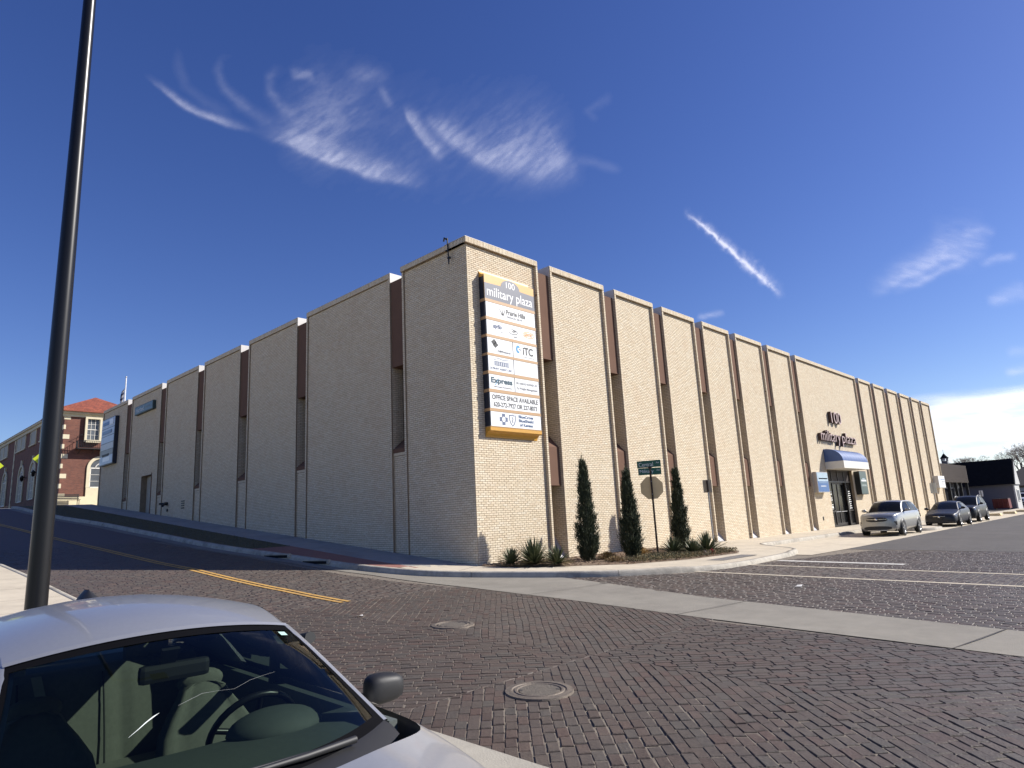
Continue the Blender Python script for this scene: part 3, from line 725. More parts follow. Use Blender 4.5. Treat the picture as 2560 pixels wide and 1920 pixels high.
bld = thing('office_building', 'long two-storey beige brick office block with brown panels on the street corner', 'building', (0, 0, 0))
BV, BF, BR = [], [], []
SING = []
def brick_rect(O, U, Nn, width, z0, z1, holes=(), mode='run', proud=0.007, collect=False, cl=BLEN, ch=CRS):
    """brick faces on the plane through O spanned by U (horizontal) and z; Nn is the outward normal"""
    O, U, Nn = np.array(O, float), np.array(U, float), np.array(Nn, float)
    jt = 0.010
    if mode == 'cap':
        xs = np.arange(0, width-0.01, ch); A = xs; B = np.minimum(xs+ch, width); Z0 = np.full_like(xs, z0); Z1 = np.full_like(xs, z1)
    else:
        rows_ = np.arange(math.floor(z0/ch), math.ceil(z1/ch)); A, B, Z0, Z1 = [], [], [], []
        for r_ in rows_:
            za, zb = max(r_*ch, z0), min((r_+1)*ch, z1)
            if zb-za < 0.02: continue
            if mode == 'stack': aa = np.arange(0, width-0.01, cl)
            else: aa = np.arange(-(cl/2 if r_ % 2 else 0), width-0.01, cl)
            a0 = np.maximum(aa, 0); b0 = np.minimum(aa+cl, width); ok = (b0-a0) > 0.02
            for (h0, h1, hz0, hz1) in holes:
                mid = (za+zb)/2
                if hz0 < mid < hz1:
                    cut = (b0 > h0) & (a0 < h0); b0 = np.where(cut, h0, b0)
                    cut2 = (a0 < h1) & (b0 > h1) & ~cut; a0 = np.where(cut2, h1, a0)
                    ok &= ~((a0 >= h0-1e-6) & (b0 <= h1+1e-6)) & ((b0-a0) > 0.02)
            A.append(a0[ok]); B.append(b0[ok]); Z0.append(np.full(ok.sum(), za)); Z1.append(np.full(ok.sum(), zb))
        if not A: return
        A, B, Z0, Z1 = map(np.concatenate, (A, B, Z0, Z1))
    n = len(A); A = A+jt/2; B = B-jt/2; Z0 = Z0+jt/2; Z1 = Z1-jt/2
    pr = proud+rng.normal(0, 0.0012, n)
    if collect:
        # the nearest whole bricks become separate objects
        full = ((B-A) > cl-jt-0.002) & ((Z1-Z0) > ch-jt-0.002)
        cxy = O[None, :2]+U[None, :2]*((A+B)/2)[:, None]
        dist = np.hypot(np.hypot(cxy[:, 0]-CAM.x, cxy[:, 1]-CAM.y), (Z0+Z1)/2-CAM.z)
        dist[~full] = 1e9; dist[(Z0 < 0.15)] = 1e9
        pick = np.argsort(dist)[:300]
        for i_ in pick: SING.append((O+U*((A[i_]+B[i_])/2)+np.array([0, 0, (Z0[i_]+Z1[i_])/2]), pr[i_]))
        keep = np.ones(n, bool); keep[pick] = False
        A, B, Z0, Z1, pr = A[keep], B[keep], Z0[keep], Z1[keep], pr[keep]; n = len(A)
    base = sum(len(v) for v in BV)
    c = 0.003
    def pt(a, z, d): return O[None, :]+U[None, :]*a[:, None]+Nn[None, :]*d[:, None]+np.array([0, 0, 1.0])[None, :]*z[:, None]
    zz = np.zeros(n)-0.004
    V_ = np.stack([pt(A, Z0, zz), pt(B, Z0, zz), pt(B, Z1, zz), pt(A, Z1, zz), pt(A+c, Z0+c, pr), pt(B-c, Z0+c, pr), pt(B-c, Z1-c, pr), pt(A+c, Z1-c, pr)], 1)
    BV.append(V_.reshape(-1, 3))
    idx = base+np.arange(n)[:, None]*8
    flip = np.dot(np.cross(U, [0, 0, 1]), Nn) < 0
    qs = [(4, 5, 6, 7), (0, 1, 5, 4), (1, 2, 6, 5), (2, 3, 7, 6), (3, 0, 4, 7)]
    for q in qs: BF.append(idx+np.array(q[::-1] if flip else q)[None, :])
    r_ = rng.random(n)
    for _ in qs: BR.append(r_)
RP = [(a*1.25, b*1.25) for a, b in [(0, 2.68), (3.22, 5.86), (6.44, 8.76), (9.35, 11.67), (12.28, 14.53), (15.1, 17.7), (18.28, 20.9), (21.53, 30.49), (31.08, 33.35), (33.96, 36.23), (36.92, 39.24), (39.88, 42.25), (42.84, 45.06), (45.64, 48.17)]]
LP = [(a*1.25, b*1.25) for a, b in [(0, 2.66), (3.23, 7.91), (8.52, 12.17), (12.88, 16.29), (16.9, 20.57), (21.17, 25.31), (25.98, 30.08)]]
XE, YE = RP[-1][1], LP[-1][1]
DOOR = (29.9, 34.55, -1.0, 3.38)
LDOOR = (27.55, 29.25, 2.0, 5.02)
FW = 0.105
RD = 0.46          # depth of the window slots
wall = MB()
for i, (a, b) in enumerate(RP):
    if i == 7:
        wall.box(a, 0.0, -1.2, DOOR[0], 0.9, H-0.21); wall.box(DOOR[1], 0.0, -1.2, b, 0.9, H-0.21); wall.box(DOOR[0], 0.0, DOOR[3], DOOR[1], 0.9, H-0.21)
    elif i == 0: wall.box(0.0, 0.0, -1.2, b, 0.9, H-0.21)
    else: wall.box(a, 0.0, -1.2, b, 0.9, H-0.21)
    fa = a+FW if i else a
    brick_rect((fa, 0, 0), (1, 0, 0), (0, -1, 0), b-FW-fa, -0.42, H-0.205, holes=[(DOOR[0]-fa, DOOR[1]-fa, DOOR[2], DOOR[3])] if i == 7 else (), collect=(i == 0))
    # raised frame: fins at the edges and rowlock cap
    for fx in ([a] if i else [])+[b-FW]:
        wall.box(fx, -FINP, -1.2, fx+FW, -0.001, H-0.21)
        brick_rect((fx, -FINP, 0), (1, 0, 0), (0, -1, 0), FW, -0.42, H-0.205, mode='stack', cl=FW)
    # inner side of the right fin (faces the camera) and slot reveals
    brick_rect((b-FW, 0.0, 0), (0, -1, 0), (-1, 0, 0), FINP, -0.42, H-0.205, mode='stack', cl=FINP, proud=0.003)
    if i: brick_rect((a, RD, 0), (0, -1, 0), (-1, 0, 0), RD+FINP, -0.42, H-0.205, proud=0.004)
    capx = a-FINP if i == 0 else a
    wall.box(capx, -FINP, H-0.205, b, 0.9, H-0.008)
    brick_rect((capx, -FINP, 0), (1, 0, 0), (0, -1, 0), b-capx, H-0.20, H-0.012, mode='cap')
for i, (a, b) in enumerate(LP):
    if i == 5:
        pass
    if a < LDOOR[0] < b:
        wall.box(0.001, a, -1.2, 0.9, LDOOR[0], H-0.21); wall.box(0.001, LDOOR[1], -1.2, 0.9, b, H-0.21); wall.box(0.001, LDOOR[0], LDOOR[3], 0.9, LDOOR[1], H-0.21)
    else: wall.box(0.001, a if i else 0.9, -1.2, 0.9, b, H-0.21)
    fa = a+FW if i else a
    brick_rect((0, fa, 0), (0, 1, 0), (-1, 0, 0), b-FW-fa, -0.3+0.1*a, H-0.205, holes=[(LDOOR[0]-fa, LDOOR[1]-fa, LDOOR[2], LDOOR[3])] if a < LDOOR[0] < b else ())
    for fy in ([a] if i else [])+[b-FW]:
        wall.box(-FINP*0.5, fy, -1.2, 0.0, fy+FW, H-0.21)
        brick_rect((-FINP*0.5, fy, 0), (0, 1, 0), (-1, 0, 0), FW, -0.3+0.1*a, H-0.205, mode='stack', cl=FW)
    if i: brick_rect((RD, a, 0), (-1, 0, 0), (0, -1, 0), RD, -0.3, H-0.205, proud=0.004)
    y0 = a if i else 0.0
    wall.box(-FINP*0.5 if i else -FINP, y0, H-0.205, 0.9, b, H-0.008)
    brick_rect((-FINP*0.5 if i else -FINP, y0 if i else -FINP, 0), (0, 1, 0), (-1, 0, 0), b-y0+(0 if i else FINP), H-0.20, H-0.012, mode='cap')
wall.box(0.95, 0.95, -1.2, XE-0.1, YE-0.1, H-0.65)
wall.box(0.9, YE-0.9, -1.2, XE, YE, H-0.21)
wall.box(XE-0.9, 0.9, -1.2, XE, YE-0.9, H-0.21)
wobj = wall.build('wall', m_mortar, bld)
np_mesh('brick', np.concatenate(BV), np.concatenate(BF), m_brick, np.concatenate(BR), wobj, 'stuff')
# single bricks near the corner share one mesh
j2 = (BLEN-0.010)/2; h2 = (CRS-0.010)/2
me = bpy.data.meshes.new('brick')
me.from_pydata([(-j2, 0.004, -h2), (j2, 0.004, -h2), (j2, 0.004, h2), (-j2, 0.004, h2), (-j2+.003, -0.007, -h2+.003), (j2-.003, -0.007, -h2+.003), (j2-.003, -0.007, h2-.003), (-j2+.003, -0.007, h2-.003)], [],
               [(4, 5, 6, 7), (0, 1, 5, 4), (1, 2, 6, 5), (2, 3, 7, 6), (3, 0, 4, 7)])
me.materials.append(m_brick); me.update()
for p, pr in SING:
    o = bpy.data.objects.new('brick', me); link(o, wobj); o.location = (p[0], p[1]-(pr-0.007), p[2])
cop = MB()
for a, b in RP: cop.box(a-0.0 if a else -FINP, -FINP+0.012, H-0.006, b, 0.92, H+0.012)
for i, (a, b) in enumerate(LP): cop.box(-FINP*0.5+0.012, a if i else 0.93, H-0.006, 0.92, b, H+0.012)
# flashed returns of the parapet above the panels, facing across each slot
for a, b in RP[1:]: cop.box(a-0.012, -FINP+0.02, H-0.42, a-0.001, 0.9, H-0.01)
for a, b in LP[:-1]: cop.box(-FINP*0.5+0.01, b+0.001, H-0.36, 0.9, b+0.012, H-0.01)
for a, b in LP[1:]: cop.box(-FINP*0.5+0.01, a-0.012, H-0.36, 0.9, a-0.001, H-0.01)
cop.build('coping', m_coping, bld)
MB().box(0.9, 0.9, H-0.64, XE-0.9, YE-0.9, H-0.6).build('roof', m_roof, bld)
# window slots of the main-street front
for (a0, a1), (b0, b1) in zip(RP[:-1], RP[1:]):
    s0, s1 = a1, b0
    m = MB(); m.box(s0, 0.0, 6.72, s1-0.012, RD, H-0.36); m.box(s0, -0.012, 6.72, s1-0.012, 0.0, 6.75)
    m.build('upper_panel', m_brown, bld)
    m = MB(); m.prism([(s0+.002, 0.0, 2.33), (s0+.002, 0.0, 3.64), (s0+.002, RD, 4.12), (s0+.002, RD, 2.33)], (s1-s0-0.016, 0, 0))
    m.box(s0+.004, -0.01, 2.33, s1-0.018, 0.0, 2.36)
    m.build('lower_panel', m_brown, bld)
    for z0, z1 in ((4.12, 6.72), (0.5, 2.33)):
        wn = MB().box(s0, RD, z0-0.5, s1, RD+0.05, z1+0.1).build('window', m_frame, bld)
        MB().box(s0+0.05, RD-0.012, z0+0.04, s1-0.05, RD, z1-0.04).build('pane', m_win, wn)
    zb = interp(BASE_R, s0)
    MB().prism([(s0+.002, -0.02, zb-0.1), (s0+.002, -0.02, zb+0.03), (s0+.002, RD, zb+0.75), (s0+.002, RD, zb-0.1)], (s1-s0-0.004, 0, 0)).build('sill', m_sillgrey, bld)
# window slots of the side-street front
for (a0, a1), (b0, b1) in zip(LP[:-1], LP[1:]):
    s0, s1 = a1, b0
    m = MB(); m.box(0.0, s0+0.013, 6.72, RD, s1-0.013, H-0.36); m.build('upper_panel', m_brown, bld)
    wn = MB().box(RD, s0, 3.7, RD+0.05, s1, 6.9).build('window', m_frame, bld)
    MB().box(RD-0.012, s0+0.05, 4.2, RD, s1-0.05, 6.68).build('pane', m_win, wn)
    MB().prism([(0.0, s0+.004, 3.70), (0.0, s0+.004, 3.84), (RD, s0+.004, 4.22), (RD, s0+.004, 3.70)], (0, s1-s0-0.008, 0)).build('sill', m_brown, bld)
    BV.clear(); BF.clear(); BR.clear()
    MB().box(0.03, s0, -0.6, 0.5, s1, 3.70).build('infill', m_mortar, bld)
    brick_rect((0.03, s0+0.025, 0), (0, 1, 0), (-1, 0, 0), s1-s0-0.05, 0.1*s0-0.3, 3.60)
    brick_rect((0.012, s0+0.012, 0), (0, 1, 0), (-1, 0, 0), s1-s0-0.024, 3.60, 3.74, mode='cap')
    np_mesh('infill_brick', np.concatenate(BV), np.concatenate(BF), m_brick, np.concatenate(BR), bld, 'stuff')
# entrance
dz = -0.15
ent = MB(); ent.box(DOOR[0], 0.88, dz-0.3, DOOR[1], 0.93, DOOR[3]).build('entrance_back', M('dark_lobby', (0.006, 0.006, 0.007), 0.5), bld)
fr = MB()
def bar(x0, z0, x1, z1, y0=0.16, y1=0.24): fr.box(x0, y0, z0, x1, y1, z1)
xa, xb, d0, d1 = DOOR[0], DOOR[1], 31.0, 33.5
bar(xa, dz, xa+0.07, 3.38); bar(xb-0.07, dz, xb, 3.38); bar(xa+.07, 3.31, xb-.07, 3.38); bar(xa+.07, 2.58, xb-.07, 2.68)
bar(d0-0.05, dz, d0+0.05, 2.58); bar(d1-0.05, dz, d1+0.05, 2.58)
for x in (xa+1.15, xa+2.3, xa+3.45): bar(x-0.03, 2.68, x+0.03, 3.31)
for x0, x1 in ((xa+.07, d0-.05), (d1+.05, xb-.07)): bar(x0, dz, x1, dz+0.12); bar(x0, 0.75, x1, 0.83)
fr.build('entrance_frame', m_frame, bld)
m_store = M('storefront_glass', (0.008, 0.0085, 0.009), 0.12, var=.05, spec=0.12)
pn = MB()
for x0, x1, z0, z1 in ((xa+.07, d0-.05, 0.83, 2.58), (xa+.07, d0-.05, dz+.12, .75), (d1+.05, xb-.07, 0.83, 2.58), (d1+.05, xb-.07, dz+.12, .75)):
    MB().quad((x0, 0.2, z0), (x1, 0.2, z0), (x1, 0.2, z1), (x0, 0.2, z1)).build('pane', m_store, bld)
for k in range(4):
    x0 = xa+0.07+k*(xb-xa-.14)/4; MB().quad((x0+.03, 0.2, 2.68), (x0+(xb-xa-.14)/4-.03, 0.2, 2.68), (x0+(xb-xa-.14)/4-.03, 0.2, 3.31), (x0+.03, 0.2, 3.31)).build('pane', M('transom_panel', (0.055, 0.045, 0.04), 0.6, spec=.2), bld)
for x0, x1 in ((d0+.05, (d0+d1)/2), ((d0+d1)/2, d1-.05)):
    d = MB(); d.box(x0, .3, dz, x0+.06, .36, 2.58); d.box(x1-.06, .3, dz, x1, .36, 2.58); d.box(x0+.06, .3, dz, x1-.06, .36, dz+.2); d.box(x0+.06, .3, 2.48, x1-.06, .36, 2.58)
    dd = d.build('door', m_frame, bld)
    MB().quad((x0+.06, .33, dz+.2), (x1-.06, .33, dz+.2), (x1-.06, .33, 2.48), (x0+.06, .33, 2.48)).build('pane', m_store, dd)
    MB().tube([(x0+.06, .26, .75), (x1-.06, .26, .75)], 0.018, 8).build('push_bar', M('aluminium', (0.55, 0.55, 0.55), 0.35, metal=0.8), dd)
# white vertical lettering strokes on the two sidelights
m_vinyl = M('white_vinyl', (0.75, 0.75, 0.72), 0.6)
for (xc, pat) in ((xa+0.55, ((2.0, .62, .05), (1.86, .60, .05), (1.62, .55, .05), (1.50, .62, .05), (1.20, .58, .05), (1.06, .62, .10), (.95, .60, .03))), (d1+0.52, tuple((2.02-0.135*k, .30+.18*((k*7) % 3)/2, .045) for k in range(9)))):
    v = MB()
    for z, wd, hh in pat: v.box(xc-wd/2, 0.190, z-hh/2, xc+wd/2, 0.194, z+hh/2); v.box(xc-wd/2, .190, z-hh/2-.05, xc-wd/2+.05, .194, z-hh/2)
    v.build('window_lettering', m_vinyl, bld)
# side door recess, wall fittings on the shaded side
sd = MB(); sd.box(0.35, LDOOR[0], 2.2, 0.9, LDOOR[1], LDOOR[3]).build('side_door_recess', M('door_paint_beige', (0.36, 0.33, 0.27), 0.6), bld)
for y0, y1 in ((LDOOR[0]+.1, 28.35), (28.42, LDOOR[1]-.1)): MB().box(0.30, y0, 2.75, 0.345, y1, LDOOR[3]-.1).build('side_door', M('door_paint_beige', (0.36, 0.33, 0.27), 0.6), bld)
MB().box(-0.03, LDOOR[0]-0.12, 2.4, 0.0, LDOOR[0]-0.04, 5.1).build('downpipe', m_brown, bld)
m_black = M('black_iron', (0.012, 0.012, 0.013), 0.5, var=0.2)
f = MB(); f.tube([(0.0, 24.75, 3.15), (-0.18, 24.75, 3.15)], 0.09, 12); f.tube([(-0.15, 24.75, 3.15), (-0.36, 24.95, 3.16)], 0.06, 10); f.tube([(-0.15, 24.75, 3.15), (-0.33, 24.55, 3.02)], 0.06, 10); f.tube([(0, 24.7, 2.8), (-0.06, 24.7, 2.8)], 0.08, 10)
f.build('fire_hose_connection', m_black, bld)
f = MB()
for z in (2.78, 2.9, 3.02, 3.14): f.box(-0.03, 22.35, z, 0.0, 22.75, z+0.06)
f.build('vent_louvre', m_black, bld)
MB().box(-0.025, 28.1, 0.32, 0.0, 28.24, 0.5).build('outlet_box', m_black, bld) if False else MB().box(28.06, -0.03, 0.33, 28.2, -0.009, 0.55).build('outlet_box', m_black, bld)
f = MB(); f.tube([(-0.16, 0.66, 9.5), (-0.16, 0.70, 10.42)], 0.022, 8); f.tube([(-0.14, 0.70, 10.36), (-0.2, 0.80, 10.44), (-0.12, 0.92, 10.40)], 0.03, 8); f.box(-0.17, 0.62, 9.7, -0.10, 0.72, 9.76)
f.build('bracket', m_black, bld)
# awning
aw = thing('entrance_awning', 'blue barrel awning with white valance over the glass entrance', 'awning', (0, 0, 0))
m_blue = M('awning_blue', (0.055, 0.105, 0.26), 0.55, var=0.12, vs=2, bump=0.15, bs=20)
m_val = M('awning_white', (0.66, 0.64, 0.58), 0.7, var=0.05)
ax0, ax1, ay = 29.75, 34.6, -1.08
arc = [(ay*math.sin(t*PI/2/12)**0.9 if t else 0.0, 3.82+0.80*math.cos(t*PI/2/12)) for t in range(13)]
ncol = 9
m = MB(); m.grid([[(ax0+(ax1-ax0)*k/ncol, -0.012+y+(0.0 if k % 1 == 0 else 0), z) for y, z in arc] for k in range(ncol+1)], True); m.build('canopy', m_blue, aw)
for x in (ax0, ax1): MB().add([(x, -0.012, 3.82)]+[(x, -0.012+y, z) for y, z in arc], [tuple(range(len(arc)+1))]).build('end_panel', m_blue, aw)
m = MB()
for k in range(1, ncol): m.tube([(ax0+(ax1-ax0)*k/ncol, -0.012+y, z+0.004) for y, z in arc], 0.006, 5)
m.build('seam', m_blue, aw)
m = MB(); m.box(ax0-.01, ay-0.03, 3.37, ax1+.01, ay-0.012, 3.82); m.box(ax0-.01, ay-.012, 3.37, ax0+.008, -0.012, 3.82); m.box(ax1-.008, ay-.012, 3.37, ax1+.01, -0.012, 3.82); m.box(ax0+.008, ay-.012, 3.375, ax1-.008, -0.012, 3.39)
m.build('valance', m_val, aw)
# big letters over the entrance
m_let = M('letter_face', (0.50, 0.38, 0.36), 0.6); m_lets = M('letter_brown', (0.05, 0.022, 0.02), 0.5)
def wall_letters(words, z0, z1, label):
    xa_, xb_ = min(w[1] for w in words), max(w[2] for w in words)
    t = thing('wall_letters', label, 'letters', ((xa_+xb_)/2, -0.01, (z0+z1)/2))
    for s, x0, x1, za, zb_ in words:
        for nm, mt, yy, dp, of in (('letter_body', m_lets, -0.115, 0.19, 0.002), ('letter_front', m_let, -0.216, 0.006, -0.012)):
            text_obj(nm, s, 1.0, mt, t, ((x0+x1)/2-(xa_+xb_)/2, yy, (za+zb_)/2-(z0+z1)/2), width=x1-x0, height=zb_-za, depth=dp, offset=of)
wall_letters([('100', 31.5, 33.35, 6.38, 7.14)], 6.38, 7.14, 'brown raised number 100 high on the beige wall')
wall_letters([('military', 29.15, 32.65, 4.92, 5.84), ('plaza', 33.0, 35.85, 4.92, 5.84)], 4.92, 5.84, 'brown raised letters reading military plaza above the blue awning')

# ------------------------------------------------------------------ tenant sign on the corner pier
m_navy = M('cabinet_navy', (0.012, 0.018, 0.035), 0.35, var=0.1)
m_slate = M('sign_slate', (0.080, 0.088, 0.122), 0.5, var=0.04)
m_ysign = M('sign_yellow', (0.54, 0.275, 0.03), 0.45, var=0.06)
m_tan = M('sign_divider_tan', (0.43, 0.265, 0.13), 0.55, var=0.06)
m_acry = M('sign_white_acrylic', (0.78, 0.79, 0.78), 0.35, var=0.02)
m_ink = M('ink_black', (0.018, 0.02, 0.022), 0.6)
m_inkb = M('ink_blue', (0.02, 0.07, 0.17), 0.6)
m_inks = M('ink_slate', (0.10, 0.13, 0.21), 0.6)
m_inkg = M('ink_grey', (0.20, 0.205, 0.22), 0.6)
m_inko = M('ink_orange', (0.75, 0.30, 0.04), 0.6)
m_inkc = M('ink_cyan', (0.03, 0.25, 0.48), 0.6)
m_let_w = M('letter_white', (0.74, 0.74, 0.72), 0.5)
SX0, SX1, SY = 0.51, 2.88, -0.25
sg = thing('tenant_sign', 'tall yellow and navy tenant directory sign on the corner of the brick building', 'sign', (0, 0, 0))
cab = MB(); cab.box(SX0, SY+0.02, 3.98, SX1, -0.012, 9.06); cab.build('cabinet', m_navy, sg)
cove_t = [(SY, 9.06)]+[(SY+0.01+0.23*math.sin(t*PI/2/8), 9.06+0.21*(1-math.cos(t*PI/2/8))) for t in range(9)]
m = MB(); m.prism([(SX0-.004, y, z) for y, z in cove_t]+[(SX0-.004, -0.011, 9.0), (SX0-.004, SY, 9.0)], (SX1-SX0+.008, 0, 0)); m.build('top_cove', m_ysign, sg)
cove_b = [(SY, 4.10), (SY, 3.99)]+[(SY+0.03+0.19*math.sin(t*PI/2/8), 3.97-0.17*(1-math.cos(t*PI/2/8))**1.0) for t in range(9)]+[(-0.012, 3.80), (-0.012, 4.10)]
m = MB(); m.prism([(SX0-.004, y, z) for y, z in cove_b][::-1], (SX1-SX0+.008, 0, 0)); m.build('bottom_cove', m_ysign, sg)
hd = MB().box(SX0, SY, 8.25, SX1, SY+0.02, 9.0).build('header_panel', m_ysign, sg)
poly = [(SX0, SY-.004, 8.25), (SX1, SY-.004, 8.25), (SX1, SY-.004, 8.78)]+[(1.72+0.45*math.cos(t*PI/16), SY-.004, 8.80+0.28*math.sin(t*PI/16)) for t in range(17)]+[(SX0, SY-.004, 8.78)]
MB().prism(poly, (0, 0.003, 0)).build('header_field', m_slate, hd)
text_obj('lettering', '100', 0.3, m_let_w, hd, (1.72, SY-.006, 8.90), width=0.42, height=0.22, depth=0.003, offset=0.0)
text_obj('lettering', 'military plaza', 0.3, m_let_w, hd, (1.69, SY-.006, 8.47), width=2.16, height=0.42, depth=0.003, offset=0.001)
SPAN = [(7.65, 8.15), (7.06, 7.55), (6.45, 6.97), (5.87, 6.37), (5.29, 5.77), (4.68, 5.19), (4.12, 4.59)]
zs = [8.25]+[z for p in SPAN for z in (p[1], p[0])]+[4.10]
for k in range(0, len(zs), 2):
    if zs[k]-zs[k+1] > 0.005: MB().box(SX0-.003, SY-0.008, zs[k+1], SX1+.003, -0.012, zs[k]).build('divider', m_tan, sg)
def panel(x0, x1, z0, z1): return MB().box(x0, SY, z0+.006, x1, SY+.02, z1-.006).build('panel', m_acry, sg)
PY = SY-0.003
P_ = []
for k, (z0, z1) in enumerate(SPAN):
    if k in (2, 3, 4):
        P_.append((panel(SX0+.03, 1.675, z0, z1), panel(1.71, SX1-.02, z0, z1)))
    else: P_.append((panel(SX0+.03, SX1-.02, z0, z1),))
def tx(p, s, x, z, wd, ht, mat, **kw):
    kw.setdefault('offset', .0025); kw['offset'] += .0015
    return text_obj('lettering', s, 0.2, mat, p, (x, PY, z), width=wd, height=ht, depth=0.003, **kw)
def logo(p, mat, fn):
    m = MB(); fn(m); return m.build('logo', mat, p)
def strip(m, pts, w0, w1=None):
    """flat brush stroke in the sign plane"""
    n = len(pts); w1 = w0 if w1 is None else w1; L_, R_ = [], []
    for i in range(n):
        a, b = pts[max(i-1, 0)], pts[min(i+1, n-1)]; dx, dz = b[0]-a[0], b[1]-a[1]; l = math.hypot(dx, dz) or 1
        wd = (w0+(w1-w0)*i/(n-1))/2; nx, nz = -dz/l*wd, dx/l*wd
        L_.append((pts[i][0]+nx, PY, pts[i][1]+nz)); R_.append((pts[i][0]-nx, PY, pts[i][1]-nz))
    m.grid([L_, R_], False)
def ell(cx, cz, a, b, t0=0, t1=2*PI, n=28): return [(cx+a*math.cos(t0+(t1-t0)*i/n), cz+b*math.sin(t0+(t1-t0)*i/n)) for i in range(n+1)]
p = P_[0][0]
tx(p, 'Prairie Hills', 1.92, 7.95, 0.92, 0.17, m_ink, offset=0.003); tx(p, 'FINANCIAL GROUP', 1.87, 7.79, 0.74, 0.06, m_inkg)
logo(p, m_ink, lambda m: [strip(m, [(1.27+.02*k, 7.80), (1.27+.07*(k-1)+.02*k, 7.93), (1.27+.16*(k-1), 8.03+.03*k)], .045, .008) for k in (0, 1, 2)])
logo(p, m_inkg, lambda m: m.box(1.15, PY, 7.715, 2.42, PY+.003, 7.724))
p = P_[1][0]
tx(p, 'uprilo', 1.02, 7.36, 0.40, 0.20, m_inks, offset=0.006); tx(p, 'D J', 1.24, 7.20, 0.16, 0.06, m_inkg); logo(p, m_inkg, lambda m: m.box(1.05, PY, 7.255, 1.30, PY+.003, 7.262))
logo(p, m_ink, lambda m: (strip(m, ell(1.74, 7.31, 0.21, 0.075, -2.9, 1.2), .018, .03), strip(m, [(1.66, 7.40), (1.80, 7.40), (1.68, 7.31), (1.82, 7.31)], .018))); tx(p, 'ZIA', 1.79, 7.36, .16, .09, m_ink)
logo(p, m_inko, lambda m: strip(m, ell(2.50, 7.33, 0.27, 0.10), .022)); tx(p, 'GENTRY', 2.50, 7.33, .42, .11, m_inko, offset=.003); tx(p, 'est.', 1.86, 7.16, .22, .05, m_inkg)
p, q = P_[2]
def pin(m):
    for (a, b) in ((-.10, .02), (0.0, .10), (.10, -.02), (0, -.10)):
        cx, cz = 0.86+a*.75, 6.79+b*.75; m.add([(cx-.09, PY, cz+.02), (cx-.02, PY, cz+.075), (cx+.09, PY, cz-.02), (cx+.02, PY, cz-.075)], [(0, 1, 2, 3)])
logo(p, m_ink, pin); tx(p, 'CLIENT', 1.10, 6.56, .26, .065, m_ink); tx(p, 'resources', 1.40, 6.55, .34, .055, m_inkg)
logo(q, m_inkc, lambda m: (strip(m, ell(1.95, 6.76, .075, .095, .7, 5.2), .075), )); logo(q, m_inks, lambda m: strip(m, ell(2.02, 6.70, .05, .075, .2, 2.6), .03))
tx(q, 'iTC', 2.42, 6.74, .50, .27, m_ink, offset=.004); tx(q, 'services company', 2.42, 6.53, .62, .035, m_inkg)
p, q = P_[3]
logo(p, m_inks, lambda m: (strip(m, [(.78, 6.24), (1.0, 6.32), (1.18, 6.28), (1.45, 6.30)], .018), m.box(.80, PY, 6.20, 1.46, PY+.003, 6.215), m.box(.80, PY, 6.07, 1.48, PY+.003, 6.085), [m.box(.81+.083*k, PY, 6.09, .86+.083*k, PY+.003, 6.195) for k in range(8)]))
tx(p, 'CS PRUITT AGENCY, INC.', 1.10, 5.965, 1.02, .075, m_inks)
p, q = P_[4]
tx(p, 'Express', 1.10, 5.56, .96, .24, M('ink_navy_teal', (0.015, 0.06, 0.09), 0.6), offset=.006); logo(p, m_inkc, lambda m: (strip(m, [(.80, 5.43), (.88, 5.55), (1.0, 5.70)], .03, .012),)); tx(p, 'EMPLOYMENT PROFESSIONALS', 1.15, 5.38, .80, .035, m_inkg)
tx(q, 'DR. HAROLD ROONEY, DO', 2.28, 5.60, 1.02, .085, m_inkg); tx(q, 'Ty Weight Management', 2.28, 5.43, 1.02, .10, m_inkg)
p = P_[5][0]
tx(p, 'OFFICE SPACE AVAILABLE', 1.70, 5.045, 2.14, .155, m_ink, offset=.002); tx(p, '620-272-7927 OR 227-8073', 1.70, 4.82, 2.02, .155, m_ink, offset=.002)
p = P_[6][0]
logo(p, m_inks, lambda m: (m.box(1.03, PY, 4.18, 1.17, PY+.003, 4.54), m.box(0.92, PY, 4.29, 1.03, PY+.003, 4.43), m.box(1.17, PY, 4.29, 1.28, PY+.003, 4.43)))
logo(p, m_acry, lambda m: (m.add([(x, PY-.002, z) for x, z in ell(1.10, 4.36, .075, .085)[:-1]], [tuple(range(27, -1, -1))])))
logo(p, m_inks, lambda m: (strip(m, [(1.10, 4.31), (1.10, 4.42)], .02), strip(m, [(1.06, 4.33), (1.10, 4.37), (1.14, 4.33)], .014)))
bz = [(1.36, 4.52), (1.43, 4.50), (1.50, 4.53), (1.57, 4.50), (1.64, 4.52), (1.63, 4.36), (1.58, 4.25), (1.50, 4.17), (1.42, 4.25), (1.37, 4.36), (1.36, 4.52)]
logo(p, m_inks, lambda m: (strip(m, bz, .035), strip(m, [(1.47, 4.46), (1.53, 4.40), (1.48, 4.34), (1.52, 4.27)], .035)))
for s, z in (('BlueCross', 4.50), ('BlueShield', 4.37), ('of Kansas', 4.235)): tx(p, s, 2.14, z, .70 if s != 'of Kansas' else .62, .10, m_inkb, offset=.004)

